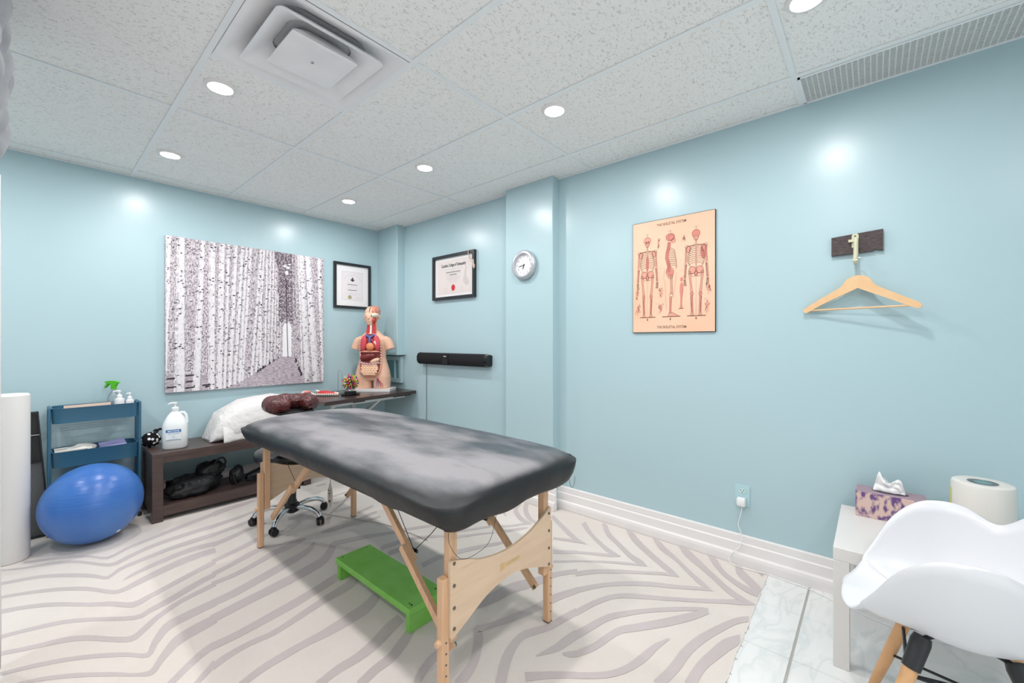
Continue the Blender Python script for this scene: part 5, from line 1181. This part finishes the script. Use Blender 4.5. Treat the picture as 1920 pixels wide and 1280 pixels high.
for z, l in ((.248, .055), (.190, .048)):
    for i in range(14): u = cu-l+2*l*i/14; mb.flat([(u, z), (u+l*.11, z), (u+l*.11, z+.007), (u, z+.006)], F, .011)
for p in ((-.012, .300), (.0, .318), (.012, .300), (0, .292), (0, .306)): mb.oval((cu+p[0], p[1]), .009, .010, F, .0111, 10)
obj('crest_and_names', mb, M_print, t)
obj('gold_seal', MB().oval((cu-.030, .118), .021, .021, F, .0112, 20), mat('gold_seal', (176, 172, 128), .5), t)
obj('signature', MB().line([(cu+.03, .115), (cu+.045, .122), (cu+.055, .112), (cu+.075, .124)], F, .0112, .0012).line([(cu+.03, .10), (cu+.05, .106), (cu+.07, .098)], F, .0112, .0012), M_faint, t)

ry0, ry1, rz0, rz1 = 3.285, 2.692, 1.642, 2.066
t = thing('framed_diploma', 'landscape diploma with a red seal in a black frame, above the sound bar', 'picture frame', (2.60, (ry0+ry1)/2, rz0))
F = right_frame(ry0, rz0); w, h = ry0-ry1, rz1-rz0
frame_rect(t, F, w, h, .026, .030)
obj('diploma', MB().flat([(.055, .05), (w-.055, .05), (w-.055, h-.05), (.055, h-.05)], F, .0105), mat('diploma_paper', (232, 220, 216), .6), t)
cu = w/2-.005
obj('diploma_title', MB().text('Canadian College of Osteopathy', .040, (cu, .310), F, .0112, sx=.66, shear=.12, bold=.0012), M_print, t)
mb = MB()
for z, l in ((.284, .12), (.272, .02), (.240, .115), (.216, .075), (.205, .10), (.193, .09), (.181, .075), (.166, .055)): mb.line([(cu-l, z), (cu+l, z)], F, .0112, .0022)
for uc in (-.115, .125):
    for k in range(4): mb.line([(cu+uc-.022, .065+.014*k), (cu+uc, .068+.014*k), (cu+uc+.022, .064+.014*k)], F, .0112, .0014)
obj('faint_print', mb, M_faint, t)
mb = MB()
for z, l in ((.253, .10), (.227, .05)):
    for i in range(18): u = cu-l+2*l*i/18; mb.flat([(u, z), (u+l*.085, z), (u+l*.085, z+.008), (u, z+.006)], F, .0112)
obj('names', mb, M_print, t)
mb = MB()
for p in ((.165, .17, .03, .035), (.185, .145, .03, .03), (.165, .215, .016, .045), (.175, .27, .010, .03)): mb.oval((cu+p[0], p[1]), p[2], p[3], F, .0109, 16)
obj('ghost_emblem', mb, mat('ghost_print', (212, 202, 202), .7), t)
obj('red_seal', MB().oval((cu+.0, .108), .026, .030, F, .0113, 24), mat('red_seal', (214, 12, 42), .5), t)
o = obj('cord_charm', MB().tube(crom([(2.588, 2.765, 2.068), (2.583, 2.76, 2.04), (2.583, 2.745, 1.995), (2.583, 2.72, 1.985), (2.584, 2.70, 1.97)], 5), .004, 6).ell((2.585, 2.700, 1.945), (.006, .011, .035), 10, 8).ell((2.585, 2.690, 1.915), (.006, .013, .022), 10, 8), mat('rope_tan', (196, 172, 156), .8), loc=(2.585, 2.72, 1.9), smooth=True)
tag(o, 'little pale cord charm hung on the corner of the red seal diploma', 'charm')

# ---------------------------------------------------------------- wall clock
cy_, cz_ = 2.058, 1.838
t = thing('wall_clock', 'round silver wall clock on the column', 'clock', (CX, cy_, cz_-.116))
F = right_frame(cy_, cz_, CX)
def disc(prof, n=48):
    O, U, V, N = F
    return [[O + U*r*cos(2*pi*i/n) + V*r*sin(2*pi*i/n) + N*d for i in range(n)] for r, d in prof]
fixnormals(obj('case', MB().loft(disc([(.108, 0.001), (.114, .012), (.116, .026), (.110, .036), (.100, .042), (.090, .042), (.086, .036), (.084, .024), (.084, .012)]), caps=False), mat('silver_plastic', (196, 198, 204), .3, .5, metal=.55), t, smooth=True))
obj('dial', MB().loft(disc([(.085, .014), (.085, .018), (.001, .018)])), mat('dial_white', (240, 238, 242), .5), t)
mb = MB()
for k in range(12):
    a = pi/2 - 2*pi*(k+1)/12; mb.text(str(k+1), .021, (.066*cos(a), .066*sin(a)-.007), F, .0186)
obj('numerals', mb, M_print, t)
for nm, ang, L, w_ in (('hour_hand', 6.71/12, .036, .006), ('minute_hand', 43/60, .058, .004)):
    a = pi/2 - 2*pi*ang; obj(nm, MB().line([(-.008*cos(a), -.008*sin(a)), (L*.7*cos(a), L*.7*sin(a)), (L*cos(a), L*sin(a))], F, .021, [w_, w_*1.4, w_*.5]), M_black, t)
a = pi/2 - 2*pi*57/60
obj('second_hand', MB().line([(0, 0), (.06*cos(a), .06*sin(a))], F, .022, .0012).oval((0, 0), .005, .005, F, .0222, 12), M_black, t)

# ---------------------------------------------------------------- sound bar
t = thing('sound_bar', 'long black sound bar mounted on the right wall', 'speaker', (2.58, 3.0, 1.02))
prof = [(2.617, 1.03), (2.585, 1.018), (2.555, 1.030), (2.542, 1.055), (2.542, 1.095), (2.556, 1.122), (2.585, 1.132), (2.617, 1.122)]
M_cloth = mat('speaker_cloth', (34, 33, 36), .8, .2, bump=.3, bscale=600)
fixnormals(obj('grille_body', MB().loft([[(x, y, z) for x, z in prof] for y in (3.46, 2.53)]), M_cloth, t, smooth=True, angle=30))
for y0, y1 in ((2.495, 2.529), (3.461, 3.470)):
    fixnormals(obj('end_cap', MB().loft([[(x+(0 if y > 2.5 else .004), y, 1.075+(z-1.075)*(1.05 if y > 2.5 else .92)) for x, z in prof] for y in (y1, y0)]), mat('glossy_black', (20, 20, 22), .15), t, smooth=True, angle=30))
obj('control_panel', MB().box(2.538, 2.545, 2.99, 3.07, 1.028, 1.124), mat('glossy_black', (20, 20, 22), .15), t)
obj('display', MB().box(2.5365, 2.5385, 3.012, 3.050, 1.098, 1.106), mat('grey_print', (190, 196, 200), .4), t)
obj('button', MB().cyl((2.5385, 3.03, 1.066), (2.5365, 3.03, 1.066), .014).cyl((2.5385, 3.03, 1.040), (2.5365, 3.03, 1.040), .005), M_black, t)
obj('power_cord', MB().tube(crom([(2.605, 3.40, 1.035), (2.610, 3.40, .95), (2.613, 3.405, .75), (2.611, 3.40, .55), (2.6, 3.40, .2)], 6), .0022, 6), M_black, t, smooth=True)

# ---------------------------------------------------------------- skeleton poster
PY0, PY1, PZ0, PZ1 = 1.203, .694, 1.299, 2.013
t = thing('skeleton_poster', 'vintage beige skeletal system poster mounted on a black-edged board', 'poster', (2.61, (PY0+PY1)/2, PZ0))
w, h = PY0-PY1, PZ1-PZ0
obj('backing_board', MB().box(2.6075, XR-.001, PY1, PY0, PZ0, PZ1, .001), mat('poster_edge', (36, 34, 34), .5), t)
F = right_frame(PY0, PZ0, 2.607)
obj('poster_sheet', MB().flat([(.003, .003), (w-.003, .003), (w-.003, h-.003), (.003, h-.003)], F, .0008), mat('aged_paper', (240, 200, 174), .6, .3, rgb2=(236, 190, 160), nscale=3), t)
M_pink = mat('poster_pink', (216, 136, 122), .7); M_bone2 = mat('poster_bone', (224, 160, 140), .7); M_brown = mat('poster_brown', (104, 56, 48), .7); M_text = mat('poster_text', (122, 88, 70), .7)
tx = MB(); tx.text('THE SKELETAL SYSTEM', .0225, (w*.497, h*.940), F, .0012, sx=.80, bold=.0003); tx.text('THE SKELETAL SYSTEM', .0225, (w*.499, h*.036), F, .0012, sx=.80, bold=.0003)
obj('poster_title', tx, M_text, t)
pk, bn, br = MB(), MB(), MB()
A = lambda u, v: (u*w, v*h)
def limb(p, q, r0, r1):
    p, q = A(*p), A(*q)
    bn.line([p, ((p[0]+q[0])/2, (p[1]+q[1])/2), q], F, .0009, [r0, (r0+r1)*.36, r1])
    dx, dy = q[0]-p[0], q[1]-p[1]; L = sqrt(dx*dx+dy*dy); nx, ny = -dy/L, dx/L
    for s in (-1, 1): br.line([(p[0]+nx*s*r0*.5, p[1]+ny*s*r0*.5), ((p[0]+q[0])/2+nx*s*(r0+r1)*.18, (p[1]+q[1])/2+ny*s*(r0+r1)*.18), (q[0]+nx*s*r1*.5, q[1]+ny*s*r1*.5)], F, .0020, .0012)
def oval_line(c, a, b, wd=.0013, a0=0, a1=2*pi, n=22, mbx=None):
    (mbx or br).line([(c[0]+a*cos(a0+(a1-a0)*i/n), c[1]+b*sin(a0+(a1-a0)*i/n)) for i in range(n+1)], F, .0020, wd)
def skeleton(cu, back=False, wide=1.0):
    c = lambda du, v: A(cu+du*wide, v)
    x0 = cu*w
    (pk if back else bn).oval(c(0, .825), .023, .024, F, .0009); oval_line(c(0, .825), .023, .024)
    bn.oval(c(0, .790), .013, .014, F, .0009); oval_line(c(0, .790), .014, .015)
    if not back:
        for s in (-1, 1): br.oval((x0+s*.008, .815*h), .0048, .0042, F, .0020, 10)
        br.flat([(x0-.002, .800*h), (x0+.002, .800*h), (x0, .808*h)], F, .0020)
    br.line([c(0, .895), c(0, .86)], F, .0020, .0008); br.line([c(-.03, .885), c(0, .878), c(.03, .885)], F, .0020, .0007)
    for i in range(26):
        v = .775-.0098*i; bn.oval(c(0, v), .0052, .0030, F, .0009, 8); br.line([(x0-.0055, v*h), (x0+.0055, v*h)], F, .0020, .0011)
    for i in range(10):                                    # ribs
        v = .728-.0165*i; a_ = .026+.018*min(1, i/4.0)-(.006*(i-7) if i > 7 else 0)
        for s in (-1, 1): oval_line((x0+s*.004, v*h-.012), a_*wide*1.05, .016, .0016, pi/2 if s < 0 else pi/2, pi*1.25 if s < 0 else -pi*.25, 10)
    if back: pk.oval(c(.08, .665), .018, .040, F, .0014)
    else: pk.oval(c(0, .62), .010, .05, F, .0014)
    for s in (-1, 1):
        limb((cu+s*.012, .728), (cu+s*.095*wide, .726), .004, .005)
        bn.oval(c(s*.088, .700), .012, .022, F, .0009, 12, s*.4); oval_line(c(s*.088, .700), .012, .020)
        limb((cu+s*.108*wide, .722), (cu+s*.118*wide, .580), .010, .009); oval_line(c(s*.108, .724), .008, .008)
        limb((cu+s*.118*wide, .575), (cu+s*.130*wide, .455), .009, .007); limb((cu+s*.108*wide, .575), (cu+s*.120*wide, .455), .005, .005)
        for k in range(4): br.line([c(s*(.118+.006*k), .450), c(s*(.114+.008*k), .418), c(s*(.108+.008*k), .392)], F, .0020, .0016)
        bn.oval(c(s*.042, .520), .020, .022, F, .0009, 14, s*.5); oval_line(c(s*.042, .520), .020, .022, .0016); oval_line(c(s*.030, .480), .010, .010, .0014)
        limb((cu+s*.072*wide, .500), (cu+s*.048*wide, .330), .012, .013); oval_line(c(s*.070, .502), .008, .008, .0016)
        pk.oval(c(s*.048, .318), .0085, .010, F, .0014); oval_line(c(s*.048, .320), .009, .011)
        limb((cu+s*.046*wide, .305), (cu+s*.040*wide, .165), .011, .008); limb((cu+s*.058*wide, .300), (cu+s*.050*wide, .165), .004, .004)
        pk.line([c(s*.043, .30), c(s*.040, .17)], F, .0014, .004)
        bn.flat([c(s*.028, .140), c(s*.062, .140), c(s*.052, .165), c(s*.034, .165)], F, .0009); oval_line(c(s*.045, .150), .010, .008)
    pk.oval(c(0, .490), .009, .018, F, .0014); oval_line(c(0, .492), .009, .018)
    br.line([c(0, .47), c(0, .15)], F, .0020, .0006)
    br.line([c(-.10, .137), c(.105, .137)], F, .0020, .0035); br.flat([c(-.009, .118), c(.009, .118), c(0, .103)], F, .0020); br.line([c(0, .128), c(0, .114)], F, .0020, .003)
skeleton(.198); skeleton(.788, True, 1.02)
# side view in the middle
cu = .487; c = lambda du, v: A(cu+du, v)
pk.oval(c(.0, .828), .027, .024, F, .0014); oval_line(c(.0, .828), .027, .024); bn.oval(c(.035, .795), .013, .014, F, .0009); oval_line(c(.038, .795), .012, .014); oval_line(c(.01, .825), .018, .016)
br.line([c(0, .895), c(0, .86)], F, .0020, .0008); br.line([c(-.03, .885), c(0, .878), c(.03, .885)], F, .0020, .0007)
sp_ = [(-.012, .785), (-.018, .745), (-.035, .70), (-.042, .65), (-.025, .60), (-.010, .56), (-.018, .52)]
pk.line([c(*p) for p in sp_], F, .0014, .022)
for i in range(24):
    s = i/24*(len(sp_)-1); k = int(s); f_ = s-k; u_ = sp_[k][0]+(sp_[k+1][0]-sp_[k][0])*f_; v_ = sp_[k][1]+(sp_[k+1][1]-sp_[k][1])*f_
    br.line([c(u_-.024, v_-.003), c(u_+.016, v_)], F, .0020, .0012)
for i in range(10):
    v_ = .735-.0165*i; br.line([c(-.02, v_), c(.02+.004*i, v_-.006), c(.055+.004*min(i, 6), v_-.022), c(.045+.004*min(i, 6), v_-.04)], F, .0020, .0017)
pk.oval(c(-.005, .525), .022, .030, F, .0014, 16, .4); oval_line(c(-.005, .525), .024, .032); oval_line(c(.0, .485), .014, .014)
limb((cu+.01, .495), (cu+.016, .330), .013, .014); oval_line(c(.01, .325), .011, .012); limb((cu+.006, .310), (cu-.002, .165), .015, .011); pk.line([c(.004, .30), c(.0, .17)], F, .0014, .007)
bn.flat([c(-.03, .142), c(.10, .142), c(.03, .172), c(-.012, .172)], F, .0009); br.line([c(-.03, .142), c(-.012, .172), c(.03, .172), c(.10, .142)], F, .0020, .0014)
br.line([c(-.10, .137), c(.12, .137)], F, .0020, .0035); br.flat([c(-.009, .118), c(.009, .118), c(0, .103)], F, .0020); br.line([c(0, .128), c(0, .114)], F, .0020, .003)
br.line([A(*p) for p in ((.42, .56), (.405, .48), (.425, .42), (.43, .35), (.43, .27), (.445, .20))], F, .0020, .0007); br.line([A(*p) for p in ((.56, .52), (.555, .46), (.535, .38), (.53, .30))], F, .0020, .0007)
# small red figure and side sketches
pk.oval(A(.622, .452), .009, .014, F, .0014)
fg = [(.612, .425), (.600, .40), (.598, .35), (.606, .30), (.606, .24), (.600, .205), (.632, .205), (.622, .24), (.628, .30), (.638, .35), (.640, .40), (.628, .425)]
pk.flat([A(*p) for p in fg], F, .0014); br.line([A(.585, .203), A(.645, .203)], F, .0020, .0025); br.line([A(*p) for p in fg[6:]], F, .0020, .0008)
rnd = random.Random(5)
for (u, v, a_, b_) in ((.345, .785, .012, .04), (.369, .345, .022, .045), (.369, .215, .020, .045), (.925, .365, .024, .04), (.912, .222, .020, .05), (.065, .356, .016, .04), (.073, .212, .022, .042), (.645, .80, .012, .014)):
    for k in range(16):
        x, y = u*w+rnd.uniform(-1, 1)*a_*w*1.3, v*h+rnd.uniform(-1, 1)*b_*h
        br.line([(x, y), (x+rnd.uniform(-.006, .006), y+rnd.uniform(-.012, .012)), (x+rnd.uniform(-.006, .006), y+rnd.uniform(-.016, .016))], F, .0020, .0010)
    bn.oval((u*w, v*h), a_*w*.9, b_*h*.8, F, .0009, 14)
ld = MB()
for sx_ in (.198, .487, .788):
    for k in range(16):
        v = .84-.045*k; s = 1 if k % 2 else -1; l0 = .135 if k > 2 else .06
        ld.line([A(sx_+s*l0*.8, v), A(sx_+s*(l0+.02), v+.004)], F, .0013, .0007)
for n_, m_, q_ in (('bones', bn, M_bone2), ('pink_shading', pk, M_pink), ('ink_lines', br, M_brown), ('leader_lines', ld, mat('poster_faint', (206, 150, 124), .7))): obj(n_, m_, q_, t)['kind'] = 'stuff'

# ---------------------------------------------------------------- hook board and hanger
t = thing('coat_hook', 'dark wooden board with a cream metal coat hook on the right wall', 'hook', (2.60, .06, 1.66))
F = right_frame(.158, 1.664)
fixnormals(obj('board', MB().prism([(0, .0), (.158, .005), (.160, .012), (.192, .004), (.192, .103), (0, .090)], F, .0, .020), mat('weathered_board', (92, 82, 82), .7, .3, rgb2=(70, 62, 62), nscale=14, stretch=(1, 3, 16)), t))
mb = MB()
for u, v in ((.015, .078), (.052, .070), (.052, .035), (.130, .078), (.132, .045)):
    O, U, V, N = F; mb.cyl(O+U*u+V*v+N*.0195, O+U*u+V*v+N*.0205, .003, n=8)
obj('screw_holes', mb, M_black, t)
M_cream = mat('cream_enamel', (206, 204, 176), .35, .5)
fixnormals(obj('hook_plate', MB().prism([(.078, .030), (.078, .088), (.083, .096), (.099, .096), (.104, .088), (.104, .030)], F, .020, .024), M_cream, t))
O, U, V, N = F
hp = lambda u, v, n_: O+U*u+V*v+N*n_
obj('hook_arm', MB().tube(crom([hp(.094, .070, .028), hp(.094, .05, .034), hp(.094, .01, .036), hp(.093, -.03, .040), hp(.093, -.045, .052), hp(.093, -.035, .064)], 5), [.010]*26, 10).bar(hp(.066, .062, .028), hp(.094, .062, .028), .016, .012), M_cream, t, smooth=True)
obj('plate_hole', MB().cyl(hp(.091, .084, .0238), hp(.091, .084, .0246), .0035, n=10), M_black, t)
M_hang = wood('hanger_wood', (232, 194, 150), (222, 180, 136), (6, 6, 6), 3.0)
# the hanger hangs turned a little, its far tip near the wall
hl_, hr_ = Vector((2.603, .272, 1.409)), Vector((2.532, -.160, 1.386))
hu = (hr_-hl_); hu.z = 0; wd = hu.length; hu.normalize(); hn = hu.cross(Z_)
if hn.x > 0: hn = -hn
F = (Vector((hl_.x, hl_.y, 1.395)), hu, Z_, hn)
t = thing('wooden_hanger', 'pale wooden coat hanger hanging from the cream hook', 'hanger', ((hl_+hr_)/2))
up = crom([(.002, .012, 0), (.07, .058, 0), (.15, .108, 0), (.175, .142, 0), (.205, .158, 0), (.235, .158, 0), (.262, .142, 0), (.285, .108, 0), (.36, .060, 0), (wd-.012, .020, 0), (wd, .004, 0)], 6)
lo2 = crom([(wd-.002, -.004, 0), (wd-.02, -.006, 0), (.35, .030, 0), (.219, .100, 0)], 6)[:-1] + crom([(.219, .100, 0), (.09, .036, 0), (.018, -.006, 0), (.0, .0, 0)], 6)
fixnormals(obj('shoulder', MB().prism([(p.x, p.y) for p in up+lo2], F, -.006, .006), M_hang, t))
O, U, V, N = F
obj('trouser_bar', MB().cyl(O+U*.022+V*.004, O+U*(wd-.028)+V*.006, .0045, n=10), M_hang, t, smooth=True)
hk = crom([O+U*.219+V*.150, O+U*.219+V*.185, O+U*.214+V*.205, O+U*.205+V*.218, O+U*.205+V*.232, O+U*.216+V*.244, O+U*.230+V*.240, O+U*.238+V*.226], 5)
obj('wire_hook', MB().tube(hk, .0018, 8), M_steel, t, smooth=True)

# ---------------------------------------------------------------- outlet, charger, cord
t = thing('wall_outlet', 'blue painted duplex wall outlet on the right wall', 'outlet', (2.615, .555, .323))
F = right_frame(.594, .321)
M_plate = mat('painted_plate', (178, 212, 218), .3)
fixnormals(obj('cover_plate', MB().prism([(0, 0), (.074, 0), (.074, .116), (0, .116)], F, 0, .004), M_plate, t))
O, U, V, N = F
obj('socket', MB().loft([[O+U*(.037+a*cos(g))+V*(.082+b_*sin(g))+N*d for g in [2*pi*i/20 for i in range(20)]] for a, b_, d in ((.017, .015, .003), (.0165, .0145, .0065))]), mat('socket_face', (196, 220, 222), .35), t)
mb = MB()
for u in (.030, .044): mb.flat([(u-.0012, .082), (u+.0012, .082), (u+.0012, .091), (u-.0012, .091)], F, .0068)
mb.oval((.037, .075), .0026, .003, F, .0068, 10)
obj('slots', mb, M_black, t)
t = thing('usb_charger', 'small white cube charger with thin cord plugged into the wall outlet', 'charger', (2.60, .557, .325))
fixnormals(obj('plug_body', MB().box(2.584, 2.6135, .536, .580, .324, .370, .006), M_plastic_w, t, smooth=True))
obj('cord', MB().tube(crom([(2.597, .557, .326), (2.598, .556, .30), (2.600, .566, .255), (2.602, .574, .215), (2.598, .560, .175), (2.596, .556, .14), (2.590, .562, .10), (2.584, .595, .062), (2.570, .612, .03), (2.555, .60, .008), (2.548, .56, .005), (2.555, .50, .005), (2.560, .45, .005), (2.572, .41, .002), (2.565, .33, .0005), (2.558, .25, .0005), (2.535, .18, .0005), (2.50, .10, .0005), (2.45, -.1, .0005), (2.48, -.3, .0005)], 6), .0022, 6), M_plastic_w, t, smooth=True)

# ---------------------------------------------------------------- white side table and what stands on it
M_lack = mat('white_laminate', (226, 222, 219), .3, .5)
t = thing('side_table', 'small square white laminate side table against the right wall', 'table', (2.295, -.157, 0))
obj('table_top', MB().box(2.02, 2.57, -.432, .118, .405, .455, .002), M_lack, t)
for x in (2.02, 2.52):
    for y in (-.432, .068): obj('leg', MB().box(x, x+.05, y, y+.05, -.0025, .4045, .0015), M_lack, t)
t = thing('tissue_box', 'lavender print tissue box with a tissue pulled up on the side table', 'tissue box', (2.51, -.057, .455))
bx = (2.452, 2.566, -.172, .062, .4555, .566)
M_lav = mat('lavender_print', (214, 186, 176), .5, .4, rgb2=(104, 74, 130), nscale=34, nrange=(.46, .60), stretch=(1, 1.3, .7), detail=6)
obj('carton', MB().box(*bx, .0015), M_lav, t)
obj('carton_top', MB().box(bx[0]+.002, bx[1]-.002, bx[2]+.002, bx[3]-.002, .566, .5672), mat('mauve_top', (164, 140, 152), .5), t)
obj('slot', MB().loft([[(2.51+.03*cos(g), -.055+.062*sin(g), z) for g in [2*pi*i/24 for i in range(24)]] for z in (.5672, .5680)]), mat('slot_dark', (60, 50, 66), .6), t)
M_tis = mat('tissue', (252, 252, 253), .95, .05, sss=.3)
nu, nv = 26, 12; vs = []
for i in range(nu):
    for j in range(nv):
        u, v = i/(nu-1), j/(nv-1)
        wv = .055*(1-v*.25)
        y = -.052 + (u-.5)*-2*wv
        hgt = (.052 + .030*max(0, 1-abs(u-.10)/.14) + .010*sin(u*9))*v
        x = 2.508 + .010*sin(u*9+v*2)*(.3+v) + .012*nz(u*4, v*3, 1)
        vs.append((x, y, .566+hgt))
fs = [(i*nv+j, (i+1)*nv+j, (i+1)*nv+j+1, i*nv+j+1) for i in range(nu-1) for j in range(nv-1)]
mb = MB().add(vs, fs)
o_ = len(mb.v); vs2 = [Vector((v[0]*0+2.508*2-v[0]+.012, v[1], v[2])) for v in vs]; mb.add(vs2, fs)
ti = obj('tissue', mb, M_tis, t, smooth=True, angle=180); so = ti.modifiers.new('thick', 'SOLIDIFY'); so.thickness = .0012

pc = Vector((2.405, -.318, .455))
t = thing('air_purifier', 'white cylindrical air purifier on the side table', 'air purifier', pc)
obj('housing', MB().lathe([(.001, .0005), (.082, .0005), (.086, .006), (.086, .232), (.083, .242), (.076, .246), (.050, .243), (.001, .243)], pc, 48), mat('purifier_white', (226, 222, 216), .4), t, smooth=True)
obj('vent_dish', MB().lathe([(.040, .2432), (.040, .2440), (.001, .2442)], pc, 36), mat('vent_blue_grey', (112, 146, 150), .4), t)
mb = MB()
for i in range(44):
    a = 2*pi*i/44; d = Vector((cos(a), sin(a), 0)); mb.bar(pc+d*.026+Z_*.2446, pc+d*.042+Z_*.2446, .0016, .0010)
obj('vent_fins', mb, mat('fin_dark', (120, 130, 132), .5), t)
F = (pc - FW*.0862, RT, Z_, -FW)
fixnormals(obj('yellow_tag', MB().loft([[pc + Vector((.0864*cos(a), .0864*sin(a), z)) for a in (1.60, 1.76)] + [pc + Vector((.0868*cos(a), .0868*sin(a), z)) for a in (1.76, 1.60)] for z in (.14, .21)]), mat('yellow_tag', (232, 216, 90), .5), t))

# ---------------------------------------------------------------- white shell armchair
cc = Vector((1.80, -.185, 0))
t = thing('shell_armchair', 'white moulded plastic armchair with petal-shaped arms and beech legs', 'chair', cc)
M_shell = mat('white_shell', (226, 227, 231), .28, .5)
def keyed(tab, a):
    """smooth closed curve through (angle, value) pairs, mirrored left and right"""
    full = [(-q, v) for q, v in reversed(tab[1:])] + tab + [(360-q, v) for q, v in reversed(tab[:-1])] + [(360+tab[1][0], tab[1][1])]
    a = a % 360
    for k in range(1, len(full)-2):
        (x0_, y0_), (x1_, y1_), (x2_, y2_), (x3_, y3_) = full[k-1:k+3]
        if x1_ <= a <= x2_:
            u = (a-x1_)/(x2_-x1_); h_ = x2_-x1_
            m1 = (y2_-y0_)/(x2_-x0_)*h_; m2 = (y3_-y1_)/(x3_-x1_)*h_
            return (2*u**3-3*u*u+1)*y1_ + (u**3-2*u*u+u)*m1 + (-2*u**3+3*u*u)*y2_ + (u**3-u*u)*m2
    return tab[-1][1]
# angle 0 = front (+Y), 90 = arm, 180 = back
RIM_Z = [(0, .420), (18, .414), (32, .425), (46, .505), (60, .605), (75, .668), (88, .686), (100, .682), (109, .662), (115, .652), (121, .662), (133, .715), (155, .79), (180, .82)]
RIM_R = [(0, .265), (18, .274), (32, .276), (46, .268), (60, .266), (75, .268), (88, .270), (100, .266), (115, .255), (133, .265), (155, .280), (180, .285)]
na, ns = 144, 22; vs = []
for i in range(na):
    a = 360*i/na; ar = radians(a); R_, zr = keyed(RIM_R, a), keyed(RIM_Z, a)
    for j in range(ns):
        s = (j+1)/ns
        hgt = zr - .405
        fr = max(0, cos(ar))**2
        z = .405 - .012*(1-s)**1.5 + hgt*s**(3.4 if hgt > .06 else 2.0) + .022*fr*sin(pi*min(1, s*1.05))*s - .016*fr*max(0, s-.85)/.15*0
        rad = R_*(s**.86 if hgt > .06 else s)
        if hgt > .06: rad = R_*(1-(1-s)**1.55)*.985 + .012*s**6
        vs.append((cc.x + rad*sin(ar), cc.y + rad*cos(ar), z))
vs.append((cc.x, cc.y, .393)); top_i = len(vs)-1
fs = [(i*ns+j, ((i+1) % na)*ns+j, ((i+1) % na)*ns+j+1, i*ns+j+1) for i in range(na) for j in range(ns-1)] + [(top_i, ((i+1) % na)*ns, i*ns) for i in range(na)]
sh = fixnormals(obj('seat_shell', MB().add(vs, fs), M_shell, t, smooth=True, angle=180))
so = sh.modifiers.new('thick', 'SOLIDIFY'); so.thickness = .006; so.offset = 0
M_cleg = wood('chair_leg_beech', (220, 172, 126), (206, 156, 110), (10, 10, 3), 3.0)
LT = [((1.672, -.100, .372), (1.545, .015, -.002)), ((1.905, -.098, .372), (1.968, .008, -.002)), ((1.690, -.290, .372), (1.560, -.43, -.002)), ((1.905, -.290, .372), (1.975, -.43, -.002))]
tops = []
for p, q in LT:
    p, q = Vector(p), Vector(q); d = (q-p)
    lg = obj('leg', MB().tube([p, p+d*.5, q], [.0185, .0175, .0125], 16), M_cleg, t, smooth=True)
    obj('leg_cap', MB().tube([p-d*.06, p-d*.02, p+d*.17, p+d*.172], [.020, .0235, .0215, .018], 16), mat('black_satin_metal', (42, 43, 45), .45, .5), lg, smooth=True)
    tops.append((p, d))
mb = MB()
for i, j in ((0, 1), (0, 3), (2, 1), (2, 3), (0, 2), (1, 3)):
    a = tops[i][0]+tops[i][1]*.22; b_ = tops[j][0]+tops[j][1]*(.22 if (i, j) not in ((0, 3), (2, 1)) else .55)
    mb.tube([a, b_], .0045, 8)
obj('cross_struts', mb, M_black, t, smooth=True)
mb = MB()
for p, d in tops: mb.tube([p-d*.04, Vector((cc.x+(p.x-cc.x)*.4, cc.y+(p.y-cc.y)*.4, .386))], .007, 8)
obj('seat_mount', mb, M_black, t, smooth=True)
